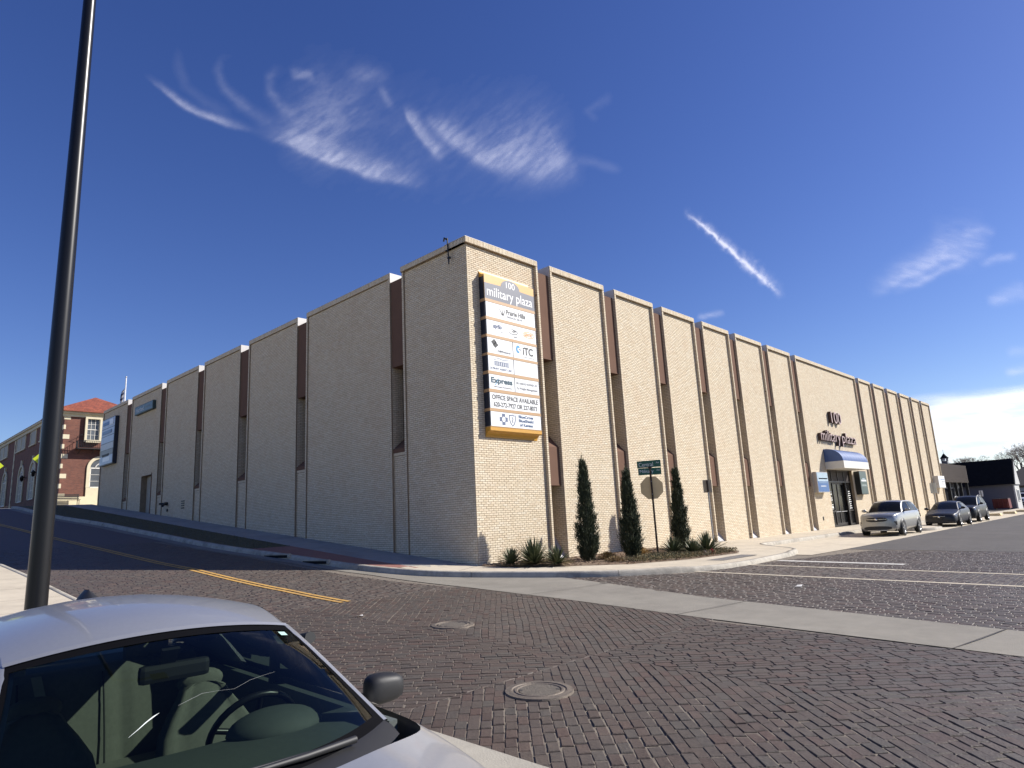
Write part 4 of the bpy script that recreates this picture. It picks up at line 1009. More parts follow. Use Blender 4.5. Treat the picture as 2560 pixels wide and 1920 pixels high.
# ------------------------------------------------------------------ other wall signs
def cabinet_sign(name, label, x0, x1, z0, z1, depth, mcase, mface, bands=(), texts=(), y=-0.012):
    t = thing(name, label, 'sign', (0, 0, 0))
    MB().bbox(x0, y-depth, z0, x1, y, z1, 0.012).build('cabinet', mcase, t)
    fp = MB().box(x0+.04, y-depth-.006, z0+.04, x1-.04, y-depth+.001, z1-.04).build('face_panel', mface, t)
    for (u0, u1, v0, v1, mt) in bands:
        MB().box(x0+.05+(x1-x0-.1)*u0, y-depth-.010, z0+.05+(z1-z0-.1)*v0, x0+.05+(x1-x0-.1)*u1, y-depth-.007, z0+.05+(z1-z0-.1)*v1).build('print', mt, fp)
    for (s, u, v, wd, ht, mt) in texts:
        text_obj('lettering', s, .1, mt, fp, (x0+(x1-x0)*u, y-depth-.012, z0+(z1-z0)*v), width=wd, height=ht, depth=.002)
    return t
m_alu = M('brushed_aluminium', (0.50, 0.49, 0.47), 0.4, metal=0.6, var=0.06)
m_pblue = M('print_blue', (0.05, 0.13, 0.31), 0.4); m_psky = M('print_sky', (0.36, 0.47, 0.55), 0.4); m_pgreen = M('print_dark_green', (0.055, 0.09, 0.085), 0.35); m_pwhite = M('print_white', (0.66, 0.68, 0.66), 0.4)
cabinet_sign('wall_sign', 'blue and white boxed wall sign left of the glass entrance', 27.02, 28.85, 1.95, 3.15, 0.34, m_alu, m_pblue,
             [(0, 1, .55, 1, m_psky), (0.12, .95, .66, .72, m_pwhite), (.1, .9, .44, .54, M('print_mid', (0.12, 0.2, 0.33), .4)), (.25, .75, .27, .31, m_pwhite)])
cabinet_sign('wall_sign', 'dark green boxed wall sign right of the glass entrance', 34.9, 36.35, 1.78, 3.33, 0.34, M('cabinet_black', (0.015, 0.016, 0.017), .4), m_pgreen,
             [(.12, .9, .56, .64, m_pwhite), (.3, .7, .66, .70, m_psky), (.1, .85, .34, .42, M('print_sage', (0.24, 0.29, 0.27), .4))])
cabinet_sign('wall_sign', 'white boxed wall sign at the far end of the beige building', 56.5, 58.95, 2.2, 3.28, 0.5, M('cabinet_grey', (0.55, 0.53, 0.49), .6), m_acry,
             [(.3, .95, .66, .72, m_pblue), (.42, .95, .50, .55, m_inkg), (.42, .9, .36, .41, m_inkg), (.42, .8, .2, .24, m_inkg)])
def side_sign(label, y0, y1, z0, z1, depth, mcase, pieces):
    t = thing('wall_sign', label, 'sign', (0, 0, 0))
    MB().bbox(-0.012-depth, y0, z0, -0.012, y1, z1, 0.012).build('cabinet', mcase, t)
    for k, (u0, u1, v0, v1, mt) in enumerate(pieces):
        MB().box(-0.02-depth-.004*k, y1-.05-(y1-y0-.1)*u1, z0+.05+(z1-z0-.1)*v0, -0.013-depth, y1-.05-(y1-y0-.1)*u0, z0+.05+(z1-z0-.1)*v1).build('panel', mt, t)
    return t
t = side_sign('long dark green sign high on the shaded side wall', 27.4, 30.55, 8.88, 9.40, 0.18, M('cabinet_green', (0.035, 0.06, 0.055), .5), [(.0, 1, 0, 1, m_pgreen)])
text_obj('lettering', 'Heartland', .3, m_pwhite, t, (-0.206, 29.6, 9.14), rot=(PI/2, 0, -PI/2), width=1.3, height=.26, depth=.002); text_obj('lettering', 'PHARMACY', .3, M('print_sage', (0.24, 0.29, 0.27), .4), t, (-0.206, 28.2, 9.14), rot=(PI/2, 0, -PI/2), width=1.1, height=.16, depth=.002) if False else text_obj('lettering', 'ooooooooo', .3, M('print_sage', (0.24, 0.29, 0.27), .4), t, (-0.206, 28.2, 9.14), rot=(PI/2, 0, -PI/2), width=1.1, height=.10, depth=.002)
m_p1 = M('print_steel', (0.42, 0.48, 0.56), .35)
side_sign('tall navy directory sign on the far end of the shaded side wall', 34.15, 36.95, 6.3, 9.45, 0.24, m_navy,
          [(0, 1, .80, 1, m_p1), (0, 1, .63, .785, m_p1), (0, 1, .47, .615, m_p1), (0, 1, .32, .455, M('print_pale', (.5, .5, .48), .4)), (0, 1, .19, .31, M('print_taupe', (.2, .18, .16), .4)), (0, 1, 0, .185, m_p1), (.25, .8, .06, .15, m_acry), (.1, .75, .87, .94, m_pblue), (.62, .9, .85, .97, m_acry), (.1, .8, .67, .74, M('print_mid', (0.12, 0.2, 0.33), .4)), (.2, .7, .17, .22, m_ink)])

# ------------------------------------------------------------------ street signs and poles
m_post = M('rusty_post', (0.045, 0.026, 0.018), 0.6, var=0.4, vs=8, metal=0.2)
m_green = M('sign_green', (0.012, 0.10, 0.062), 0.45, var=0.06)
m_back = M('sign_back', (0.74, 0.56, 0.30), 0.85, metal=0.0, var=0.1, vs=5)
def zpav(x, y):
    p = min(K, key=lambda q: (q.x-x)**2*(4 if y < 0 else 1)+(q.y-y)**2*(0.2 if y < 0 else 4))
    zb = interp(BASE_R, x); t = min(1, abs(y)/max(abs(p.y), .1)); return zb+(zK(p)-zb)*t
sx, sy = 5.63, -2.54
ss = thing('stop_sign', 'back of an octagonal stop sign with two green street name blades, in the planting bed', 'street sign', (sx, sy, 0))
d = Vector((CAM.x-sx, CAM.y-sy, 0)).normalized()
sign_rz = math.atan2(d.y, d.x)+PI/2
RM = Matrix.Rotation(sign_rz, 4, 'Z')
m = MB(); m.box(-0.032, -0.020, zpav(sx, sy)-.2, 0.032, 0.020, 2.52); m.build('post', m_post, ss, bev=0.006).rotation_euler = (0, 0, sign_rz)
octp = [(0.395*math.cos(PI/8+k*PI/4), 0.03, 2.07+0.395*math.sin(PI/8+k*PI/4)) for k in range(8)]
o = MB().prism(octp[::-1], (0, 0.004, 0)).build('stop_plate', m_back, ss); o.rotation_euler = (0, 0, sign_rz)
f = MB()
for z in (1.86, 2.28): f.tube([(0, -.03, z), (0, .036, z)], .012, 8)
f.build('bolt', m_alu, ss).rotation_euler = (0, 0, sign_rz)
def blade(z, wd, txt, txt2, dx, ang):
    b_ = MB().bbox(-wd/2+dx, -0.006, z-.115, wd/2+dx, 0.006, z+.115, .004).build('street_name_blade', m_green, ss); b_.rotation_euler = (0, 0, sign_rz+ang)
    text_obj('lettering', txt, .2, m_let_w, b_, (dx-.10, -.008, z-.01), width=wd*.60, height=.135, depth=.002); text_obj('lettering', txt2, .1, m_let_w, b_, (dx+wd*.37, -.008, z+.035), width=wd*.13, height=.06, depth=.002)
blade(2.86, 0.80, 'Central', 'Ave', -0.03, rad(-12)); blade(2.615, 0.76, 'Military', 'Ave', -0.02, rad(8))
f = MB(); f.tube([(0, 0, 2.48), (0, 0, 2.745)], .03, 10); f.box(-.06, -.02, 2.72, .06, .02, 2.77); f.build('bracket', m_post, ss).rotation_euler = (0, 0, sign_rz)
m_galv = M('galvanised_steel', (0.36, 0.36, 0.35), 0.45, metal=0.6, var=0.15)
px_, py_ = 9.15, -2.80
ps = thing('parking_sign', 'small sign seen from behind on a thin post at the planting bed end', 'street sign', (px_, py_, 0))
zb = zpav(px_, py_)
m = MB(); m.tube([(-0.18, 0, zb-.1), (-0.18, 0, 2.30)], .024, 8); m.build('post', m_galv, ps)
mm = MB().bbox(-.155, .02, 1.88, .155, .026, 2.34, .003).build('plate', M('sign_back_tan', (0.42, 0.36, 0.25), .6, var=.1), ps); mm.location = (-.18, 0, 0); mm.rotation_euler = (0, 0, sign_rz)
mm = MB().box(-.03, -.03, 1.9, .03, .02, 2.32).build('channel', m_post, ps); mm.location = (-.18, 0, 0); mm.rotation_euler = (0, 0, sign_rz)
pp = thing('parking_sign', 'small pale sign on a thin post behind the silver crossover, before the beige wall', 'street sign', (44.0, -2.6, -0.2))
MB().tube([(0, 0, -.1), (0, 0, 2.55)], .03, 8).build('post', m_galv, pp)
MB().bbox(-.02, -.2, 1.85, .02, .2, 2.6, .003).build('plate', M('sign_pale', (.5, .52, .48), .5), pp)
pp = thing('parking_sign', 'white sign on a dark post in front of the grey wall beside the dumpster', 'street sign', (70.0, -1.35, -0.2))
MB().tube([(0, 0, -.1), (0, 0, 2.0)], .035, 8).build('post', m_black, pp)
MB().bbox(-.02, -.16, 1.45, .02, .16, 2.05, .003).build('plate', m_acry, pp)
# lamp post in the left foreground
lx, ly = -12.05, -6.40
lp = thing('lamp_post', 'tall tapered black lamp post rising behind the silver car', 'lamp post', (lx, ly, zr(lx, ly)+.14))
m_lamp = M('lamp_black', (0.006, 0.006, 0.007), 0.33, var=0.1, spec=0.35)
MB().tube([(0, 0, 0.0), (0, 0, 1.2), (0, 0, 5.0), (0, 0, 9.6)], [.100, .096, .080, .056], 32).build('pole', m_lamp, lp)
MB().lathe([(0.0, 0.0), (.24, 0.0), (.24, .05), (.19, .12), (.16, .30), (.14, .34), (.0, .34)], 24).build('base', m_lamp, lp)
MB().tube([(0, 0, 9.5), (0.3, 0, 9.9), (1.0, 0, 10.1), (1.5, 0, 10.1)], .04, 10).build('arm', m_lamp, lp)
MB().bbox(1.35, -.16, 10.0, 2.0, .16, 10.16, .04).build('lamp_head', m_lamp, lp)
# warning signs up the side street, flagpole
def ray_pt(pxx, pyy, d):
    v = fw+rt2*((pxx-1280)/FPX)-up2*((pyy-960)/FPX); h_ = math.hypot(v.x, v.y); return CAM+v*(d/h_)
m_fy = M('fluorescent_yellow', (0.62, 0.72, 0.03), .5)
for k, (pxx, pyy, d, lab) in enumerate(((110, 1147, 48, 'yellow diamond warning sign just left of the lamp post'), (-22, 1165, 46, 'yellow-green warning sign at the left edge of the street'))):
    c = ray_pt(pxx, pyy, d); t = thing('warning_sign', lab, 'street sign', (c.x, c.y, zr(c.x, c.y)+.12), YAW-PI/2+rad(30))
    hh = c.z-(zr(c.x, c.y)+.12)
    MB().tube([(0, 0.03, -.1), (0, 0.03, hh+.4)], .03, 8).build('post', m_galv, t)
    MB().prism([(0, -.006, hh-.55), (.55, -.006, hh), (0, -.006, hh+.55), (-.55, -.006, hh)], (0, .006, 0)).build('plate', m_fy, t)
c = ray_pt(312, 1000, 62)
t = thing('flagpole', 'white flagpole with a limp striped flag showing above the roof of the beige building', 'flagpole', (c.x, c.y, 4.4))
top = ray_pt(312, 944, 62).z-4.4
MB().tube([(0, 0, 0), (0, 0, top)], [.07, .045], 12).build('pole', M('white_pole', (.7, .7, .7), .4), t); MB().lathe([(0, top+.14), (.05, top+.1), (.07, top+.05), (.05, top), (0, top-.01)], 12).build('finial', m_alu, t)
m = MB(); rows = []
for i in range(9):
    a = i/8; rows.append([(-0.06-0.30*a*(0.6+.4*math.sin(5*z)), 0.12*math.sin(9*a+2.5*z), top-0.9-2.4*z-0.25*a) for z in np.linspace(0, 1, 10)])
m.grid(rows, True)
fl = m.build('flag', M('flag_cloth', (.55, .54, .54), .8), t)
for k in range(5):
    m = MB(); rows = []
    for i in range(2+7):
        a = i/8; rows.append([(-0.065-0.30*a*(0.6+.4*math.sin(5*z)), 0.12*math.sin(9*a+2.5*z)-.012, top-0.9-2.4*z-0.25*a) for z in np.linspace(.12+k*.17, .12+k*.17+.08, 3)])
    m.grid(rows, True); m.build('stripe', M('flag_navy', (.03, .035, .09), .8) if k < 3 else M('flag_red', (.3, .03, .04), .8), fl)

# ------------------------------------------------------------------ planting bed
bedpts = [(0.02, -0.02), (-0.12, -0.35), (0.54, -2.05), (2.08, -3.38), (4.82, -4.15), (7.75, -4.32), (8.3, -3.9), (9.2, -2.5), (9.65, -0.02)]
m_mulch = M('mulch', (0.16, 0.105, 0.065), 0.95, var=0.5, vs=18, bump=0.9, bs=60, stain=(0.24, 0.19, 0.13), ss=3)
rows = []
cx, cy = 4.6, -1.3
def bez(n=60):
    P = bedpts+[bedpts[0]]; out = []
    for a, b in zip(P[:-1], P[1:]):
        k = max(1, int(math.hypot(b[0]-a[0], b[1]-a[1])/.35))
        for j in range(k): out.append((a[0]+(b[0]-a[0])*j/k, a[1]+(b[1]-a[1])*j/k))
    return out
ring = bez()
for t in (0.0, .3, .6, .85, .95, 1.0):
    rows.append([(cx+(x-cx)*t, cy+(y-cy)*t, zpav(cx+(x-cx)*t, cy+(y-cy)*t)+(.035+random.uniform(-.012, .015) if t < 1 else .004)) for x, y in ring])
tag(MB().grid(rows, True, closed=True).build('planting_bed', m_mulch), kind='structure')
# mulch chips and pebbles
m = MB()
def in_bed(x, y):
    c = False; n = len(bedpts)
    for i in range(n):
        (x0, y0), (x1, y1) = bedpts[i], bedpts[(i+1) % n]
        if (y0 > y) != (y1 > y) and x < (x1-x0)*(y-y0)/(y1-y0)+x0: c = not c
    return c
n_ = 0
while n_ < 1600:
    x, y = random.uniform(-.1, 9.6), random.uniform(-4.3, -.05)
    if not in_bed(x, y): continue
    n_ += 1; s = random.uniform(.015, .045); a = random.uniform(0, PI); z = zpav(x, y)+.045
    R = Matrix.Translation((x, y, z)) @ Matrix.Rotation(a, 4, 'Z') @ Matrix.Rotation(random.gauss(0, .3), 4, 'X')
    m.box(-s, -s*.4, -s*.25, s, s*.4, s*.25, R)
tag(m.build('mulch_chips', M('mulch_chip', (0.22, 0.15, 0.095), .9, var=.5, vs=25)), 'brown bark chips scattered over the planting bed', 'mulch', kind='stuff')

def leaf_tri(m, p, d, l, wd):
    d = d.normalized(); sidev = d.cross(Vector((random.gauss(0, 1), random.gauss(0, 1), random.gauss(0, 1)))).normalized()*wd
    m.add([p-sidev*.5, p+sidev*.5, p+d*l*.55+sidev*.35, p+d*l], [(0, 1, 2, 3)])
m_cyp = M('juniper_green', (0.034, 0.046, 0.022), 0.8, var=0.45, vs=7)
m_cyp2 = M('juniper_tip', (0.058, 0.072, 0.034), 0.8, var=0.35, vs=9)
m_bark = M('bark', (0.10, 0.075, 0.055), .9, var=.3, vs=12, bump=.6)
def cypress(x, y, ztop, r, label, seed):
    rs = random.Random(seed); zb = zpav(x, y)+.03; h = ztop-zb
    t = thing('juniper', label, 'tree', (x, y, zb), group='columnar junipers in the bed')
    MB().tube([(0, 0, -.1), (0, 0, h*.55), (0, 0, h*.92)], [.05, .03, .006], 8).build('trunk', m_bark, t)
    m = MB(); m2 = MB()
    def rad_at(u):   # u = 0 at the foot, 1 at the tip
        return r*(min(1, .62+u*2.4) if u < .16 else (1.0-((u-.16)/.84)**1.35*.97))
    for k in range(300):      # upright sprays
        u = rs.random()**1.15*.97; a = rs.uniform(0, 2*PI); R0 = rad_at(u)*rs.uniform(.05, 1.0)
        p0 = Vector((math.cos(a)*R0*.55, math.sin(a)*R0*.55, u*h*.93)); L = rs.uniform(.22, .45)*(1-.35*u)
        dirv = Vector((math.cos(a)*(.42-.25*u), math.sin(a)*(.42-.25*u), 1.0)).normalized()
        lump = rs.uniform(.8, 1.15)
        for j in range(60):
            s = rs.random(); pt = p0+dirv*L*s
            out = Vector((math.cos(a), math.sin(a), 0))*(rad_at(u)*.45*rs.random()*lump)
            sp = Vector((rs.gauss(0, .035), rs.gauss(0, .035), rs.gauss(0, .03)))
            dd = dirv+Vector((rs.gauss(0, .38)+math.cos(a)*.25, rs.gauss(0, .38)+math.sin(a)*.25, rs.gauss(0, .2)+.1))
            leaf_tri(m2 if s > .72 and rs.random() < .5 else m, pt+out+sp, dd, rs.uniform(.06, .12), rs.uniform(.014, .024))
    for k in range(26):       # loose tip shoots
        u = rs.uniform(.72, .97); a = rs.uniform(0, 2*PI); p = Vector((math.cos(a)*rad_at(u)*.5, math.sin(a)*rad_at(u)*.5, u*h))
        for j in range(12): leaf_tri(m2, p+Vector((0, 0, j*.02)), Vector((math.cos(a)*.2+rs.gauss(0, .3), math.sin(a)*.2+rs.gauss(0, .3), 1)), .07, .010)
    for v in m2.v: m.v.append(v)
    b = len(m.v)-len(m2.v)
    for f_ in m2.f: m.f.append(tuple(i_+b for i_ in f_)); m.sm.append(False); m.mi.append(1)
    m.build('crown', [m_cyp, m_cyp2], t)
cypress(2.62, -2.03, 3.0, .32, 'columnar juniper nearest the corner, beside the tenant sign pier', 1)
cypress(4.36, -2.42, 2.70, .31, 'columnar juniper left of the stop sign', 2)
cypress(8.80, -1.62, 2.90, .31, 'columnar juniper right of the stop sign, behind the yucca', 3)
m_yuc = M('yucca_green', (0.085, 0.10, 0.045), .6, var=.35, vs=6)
m_yucd = M('yucca_dry', (0.30, 0.24, 0.13), .8, var=.3, vs=6)
def yucca(x, y, r, label, seed, n=75, flat=.25):
    rs = random.Random(seed); zb = zpav(x, y)+.03
    t = thing('yucca', label, 'plant', (x, y, zb), group='yuccas in the bed')
    for nm, mt, cnt in (('leaves', m_yuc, n), ('dry_leaves', m_yucd, n//6)):
        m = MB()
        for k in range(cnt):
            a = rs.uniform(0, 2*PI); e = rs.uniform(.12, 1.45) if nm == 'leaves' else rs.uniform(-.05, .3)
            L = r*rs.uniform(.8, 1.1); wd = .036; prev = []
            d = Vector((math.cos(a)*math.cos(e), math.sin(a)*math.cos(e), math.sin(e))); sv = Vector((-math.sin(a), math.cos(a), 0)); rows = []
            for i in range(5):
                s = i/4; c = d*L*s-Vector((0, 0, 1))*(flat*L*s*s*.35*math.cos(e)); wv = sv*wd*(1-s)**.6*.9
                rows.append((c-wv+Vector((0, 0, .04)), c+Vector((0, 0, .034)), c+wv+Vector((0, 0, .04))))
            m.grid(rows, True)
        m.build(nm, mt, t)
yucca(0.62, -1.62, .74, 'full dark yucca against the corner pier, largest of the left clump', 11, 230)
yucca(0.25, -1.10, .50, 'small yucca at the left end of the bed', 12, 120)
yucca(0.95, -2.20, .56, 'low yucca in front of the first slanted sill', 13, 120)
yucca(6.12, -2.83, .60, 'yucca just right of the stop sign post', 14, 150)
yucca(6.22, -3.45, .54, 'yucca between two others in front of the right juniper', 15, 140)
yucca(7.0, -3.55, .70, 'large spiky yucca at the right end of the bed', 16, 150, .12)
# low ground cover and small shrubs
m_gc = M('ground_cover', (0.105, 0.10, 0.05), .9, var=.5, vs=9); m_gcb = M('ground_cover_dry', (0.27, 0.19, 0.09), .9, var=.4, vs=9)
m = MB(); m.cur = 0
for _ in range(15000):
    x = random.uniform(2.9, 8.1); y = random.uniform(-4.25, -2.6)
    if not in_bed(x, y) or y > -2.75-0.25*math.sin(x*2.3): continue
    z = zpav(x, y)+.03+random.uniform(0, .13); m.cur = 1 if random.random() < .28 else 0
    leaf_tri(m, Vector((x, y, z)), Vector((random.gauss(0, .6), random.gauss(0, .6), 1)), random.uniform(.03, .06), .016)
tag(m.build('ground_cover', [m_gc, m_gcb]), 'low olive ground cover along the front of the planting bed', 'ground cover', kind='stuff')
def shrub(x, y, r, h, mt, label, seed, nm='shrub', n=900):
    rs = random.Random(seed); zb = zpav(x, y)+.03; t = thing(nm, label, 'plant', (x, y, zb))
    m = MB()
    for _ in range(n):
        a = rs.uniform(0, 2*PI); q = rs.random()**.5; e = rs.uniform(0, PI/2)
        p = Vector((math.cos(a)*math.cos(e)*r*q, math.sin(a)*math.cos(e)*r*q, math.sin(e)*h*q))
        leaf_tri(m, p, p+Vector((rs.gauss(0, .15), rs.gauss(0, .15), .25)), rs.uniform(.04, .08), .016)
    m.build('foliage', mt, t)
    m = MB()
    for k in range(6):
        a = rs.uniform(0, 2*PI); m.tube([(0, 0, -.03), (math.cos(a)*r*.3, math.sin(a)*r*.3, h*.4), (math.cos(a)*r*.6, math.sin(a)*r*.6, h*.75)], .006, 5)
    m.build('stems', m_bark, t)
m_dryshrub = M('dry_shrub', (0.36, 0.235, 0.075), .9, var=.4, vs=10)
shrub(5.45, -2.05, .36, .24, m_dryshrub, 'golden dry shrub just left of the stop sign post', 21)
shrub(3.75, -1.9, .34, .20, m_dryshrub, 'tan dry shrub between the two left junipers', 22)
shrub(2.75, -2.85, .30, .13, m_gcb, 'flat brown shrub at the foot of the first juniper', 23)
shrub(6.55, -3.98, .10, .14, M('red_flower', (.42, .02, .05), .7, var=.3), 'small cluster of red flowers at the front of the bed', 24, 'flowers', 220)
shrub(6.15, -3.95, .14, .10, M('white_flower', (.6, .52, .5), .7, var=.2), 'small pale flowers beside the red ones in the bed', 25, 'flowers', 160)

# ------------------------------------------------------------------ vehicles (forward = local -Y)
def paint(name, col, metal=0.6, rough=0.32):
    return M(name, col, rough, metal=metal, var=0.04, vs=60, coat=0.9)
m_tyre = M('tyre_rubber', (0.018, 0.018, 0.018), .85, var=.2, vs=12); m_rim = M('alloy_rim', (0.48, 0.48, 0.48), .3, metal=.85, var=.05)
m_trim = M('black_plastic', (0.014, 0.014, 0.015), .55, var=.15); m_chrome = M('chrome', (0.7, 0.7, 0.7), .12, metal=1.0, var=.02)
m_lamp_glass = M('headlamp', (0.50, 0.52, 0.54), .12, metal=.3, var=.05); m_red = M('tail_lamp', (0.30, 0.01, 0.01), .2)
m_cardark = M('tinted_car_glass', (0.008, 0.009, 0.010), .14, var=.02, spec=.10)
def crv(P, n):
    P = [Vector(p) for p in P]; out = []
    for i in range(len(P)-1):
        a, b, c, d = P[max(i-1, 0)], P[i], P[i+1], P[min(i+2, len(P)-1)]
        for j in range(n):
            t = j/n; out.append(0.5*((2*b)+(c-a)*t+(2*a-5*b+4*c-d)*t*t+(3*b-a-3*c+d)*t**3))
    out.append(P[-1]); return out
def make_car(name, label, loc, rz, P, mbody, mglass, group=None, wheels=True):
    t = thing(name, label, P.get('cat', 'car'), loc, rz, group)
    L, hw, zb = P['L'], P['hw'], P['zb']; zbelt, zhf, zdk = P['belt'], P['zhf'], P['zdk']; yf, yd = P['foot'][1], P['rfoot'][1]; ycw = P['ycowl']
    st = [(-L/2, .74, zhf-.16), (-L/2+.07, .84, zhf-.08), (-L/2+.22, .92, zhf-.02), (-L/2+.55, .975, zhf+.02), ((-L/2+.55+ycw)/2, .995, (zhf+zbelt)/2), (ycw, 1.0, zbelt-.015), (yf+.35, 1.0, zbelt), (0.6, 1.0, zbelt+.01), (yd-.2, .99, zbelt+.02), (L/2-.45, .965, zdk), (L/2-.15, .90, zdk-.03), (L/2-.04, .84, zdk-.10), (L/2, .76, zdk-.2)]
    def sec(h, zt): 
        return [(h-.12, zb), (h-.03, zb+.07), (h-.004, zb+.30*(zt-zb)), (h, zb+.56*(zt-zb)), (h-.022, zb+.80*(zt-zb)), (h-.055, zt-.03), (h-.085, zt)]
    S = [sec(hw*a, zt) for _, a, zt in st]
    m = MB()
    for s in (1, -1):
        m.grid([[(s*x, st[i][0], z) for x, z in S[i]] for i in range(len(st))], True)
    U = [-1, -.82, -.55, -.28, 0, .28, .55, .82, 1]
    def cap(i, sgn): return [[(x*u, st[i][0]+sgn*.13*(1-u*u)*min(1, (k+1)/2), z) for u in U] for k, (x, z) in enumerate(S[i])]
    m.grid(cap(0, -1), True); m.grid(cap(len(st)-1, 1), True)
    def top(idx, sgn, cr, bl):
        rows = []
        for k, i in enumerate(idx):
            x, z = S[i][-1]; rows.append([(x*u, st[i][0]+sgn*bl[k]*(1-u*u), z+cr[k]*(1-abs(u)**2.4)+P.get('crease', 0)*(1 if abs(abs(u)-.55) < .05 else 0)*(1 if 0 < k else 0)) for u in U])
        return rows
    m.grid(top([0, 1, 2, 3, 4, 5], -1, [0, .03, .05, .06, .06, P.get('hcr', .06)], [.13, .13, .13, .13, .14, P['cowlb']]), True)
    m.grid(top([len(st)-1, len(st)-2, len(st)-3, len(st)-4, len(st)-5], 1, [0, .02, .03, .03, .03], [.13, .13, .10, .08, -.1]), True)
    m.build('body', mbody, t, fixn=True, sub=2)
    MB().box(-hw+.14, -L/2+.15, zb-.02, hw-.14, L/2-.15, zb+.12).build('underbody', m_trim, t)
    # greenhouse
    A = [P['foot'], P['hdr'], P['rmid'], P['rhdr'], P['rfoot']]
    C = crv(A, 8)                      # 33 points along one side
    A0, A1, A2 = C[0:9], C[8:25], C[24:33]
    n = len(U)
    def span(side, bulge, crown, us=U):
        return [[(p.x*u, p.y+bulge(i/(len(side)-1))*(1-u*u), p.z+crown(i/(len(side)-1))*(1-u*u)) for u in us] for i, p in enumerate(side)]
    cr = P['crown']
    hb = P['hdrb']
    rf = MB(); rf.grid(span(A1, lambda s: -hb*(1-s)**3+.05*s**3, lambda s: cr*(.55+.45*math.sin(PI*min(1, s*1.0))**.6)), True)
    for s in (1, -1):
        rf.grid([[(s*(p.x+q), p.y, p.z+r_) for q, r_ in ((0, 0.001), (.018, -.012), (.03, -.045), (.016, -.065), (-.01, -.06))] for p in A1], True)
        rf.grid([[(s*(p.x+q), p.y+q2, p.z+r_) for q, q2, r_ in ((-.022, 0.0, .004), (.012, .004, .006), (.045, .05, -.012), (.05, .09, -.04), (.02, .09, -.05))] for p in A0], True)
        # rear quarter
        bq = [(s*(hw*.99-.09), p.y-.05-.42*(1-i/8), zbelt+.012) for i, p in enumerate(A2)]
        rf.grid([[(s*(p.x-.01), p.y+.02, p.z+.004), (s*(p.x+.022), p.y-.02, p.z-.01), (s*(p.x+.03), p.y-.16*(1-i/8), p.z-.05), (s*(p.x*.35+.65*(hw*.99-.09)), (p.y+bq[i][1])/2-.1*(1-i/8), (p.z+bq[i][2])/2-.02*(1-i/8)), bq[i]] for i, p in enumerate(A2)], True)
    rf.build('roof', mbody, t, fixn=True)
    fb, hb2 = P['footb'], hb
    ws = MB().grid(span(A0, lambda s: -(fb+(hb2-fb)*s), lambda s: .015+s*cr*.5, [-1, -.9, -.7, -.45, -.2, 0, .2, .45, .7, .9, 1]), True).build('windshield', mglass, t)
    MB().grid(span(A2, lambda s: .05+.12*s, lambda s: cr*.5*(1-s)+.02), True).build('rear_window', mglass, t)
    for s in (1, -1):
        top_ = [p for p in C[3:27]]
        rows = []
        for p in top_:
            k = 0.0; rows.append([(s*(p.x+.018), p.y+.03, p.z-.06), (s*((p.x+hw-.09)/2+.02), p.y+.03, (p.z+zbelt)/2-.02), (s*(hw-.085), p.y+.03, zbelt+.004)])
        rows = [r for r in rows if r[0][2] > zbelt+.03]
        sw = MB().grid(rows, True).build('side_window', mglass, t)
        for yb_ in P['pillars']:
            i_ = min(range(len(rows)), key=lambda q: abs(rows[q][0][1]-yb_))
            a, b, c = rows[i_]; MB().grid([[(a[0]+s*.006, a[1]-.04, a[2]), (b[0]+s*.006, b[1]-.05, b[2]), (c[0]+s*.006, c[1]-.06, c[2])], [(a[0]+s*.006, a[1]+.04, a[2]), (b[0]+s*.006, b[1]+.05, b[2]), (c[0]+s*.006, c[1]+.06, c[2])]], True).build('pillar', m_trim, sw)
        # mirror
        ym, zm = P.get('mpos', (yf+.22, zbelt+.09))
        mr = MB(); bm = bmesh.new(); bmesh.ops.create_icosphere(bm, subdivisions=3, radius=1)
        for v in bm.verts:
            k = 1.0 if v.co.y < 0 else .45
            v.co = Vector([math.copysign(abs(c_)**.62, c_) for c_ in v.co]); v.co = Vector((v.co.x*.105, v.co.y*.075*k, v.co.z*.07*(1-.12*v.co.x*s)))
        mr.bm(bm, Matrix.Translation((s*(hw+.085), ym, zm)), True)
        mo = mr.build('mirror', P.get('mirror', mbody), t)
        MB().tube([(s*(hw-.10), ym+.02, zm-.07), (s*(hw+.02), ym+.02, zm-.03)], .03, 8).build('arm', m_trim, mo)
        # head and tail lamps
        hl = MB(); yy = -L/2
        hl.grid([[(s*hw*.42, yy-.045, zhf-.15), (s*hw*.60, yy+.0, zhf-.13), (s*hw*.80, yy+.13, zhf-.085), (s*hw*.90, yy+.30, zhf-.05)], [(s*hw*.44, yy-.055, zhf-.24), (s*hw*.62, yy-.005, zhf-.25), (s*hw*.82, yy+.11, zhf-.23), (s*hw*.925, yy+.28, zhf-.17)]], True)
        hl.build('headlight', m_lamp_glass, t)
        tl = MB(); yy = L/2
        tl.grid([[(s*hw*.50, yy+.075, zdk-.22), (s*hw*.82, yy-.02, zdk-.2), (s*hw*.945, yy-.25, zdk-.15)], [(s*hw*.50, yy+.085, zdk-.36), (s*hw*.83, yy-.01, zdk-.36), (s*hw*.955, yy-.22, zdk-.3)]], True); tl.build('tail_light', m_red, t)
        if P.get('fog'):
            MB().grid([[(s*hw*.80, -L/2+.045, zhf-.34), (s*hw*.90, -L/2+.17, zhf-.33)], [(s*hw*.72, -L/2-.0, zhf-.52), (s*hw*.91, -L/2+.16, zhf-.50)]], False).build('air_intake', m_trim, t)
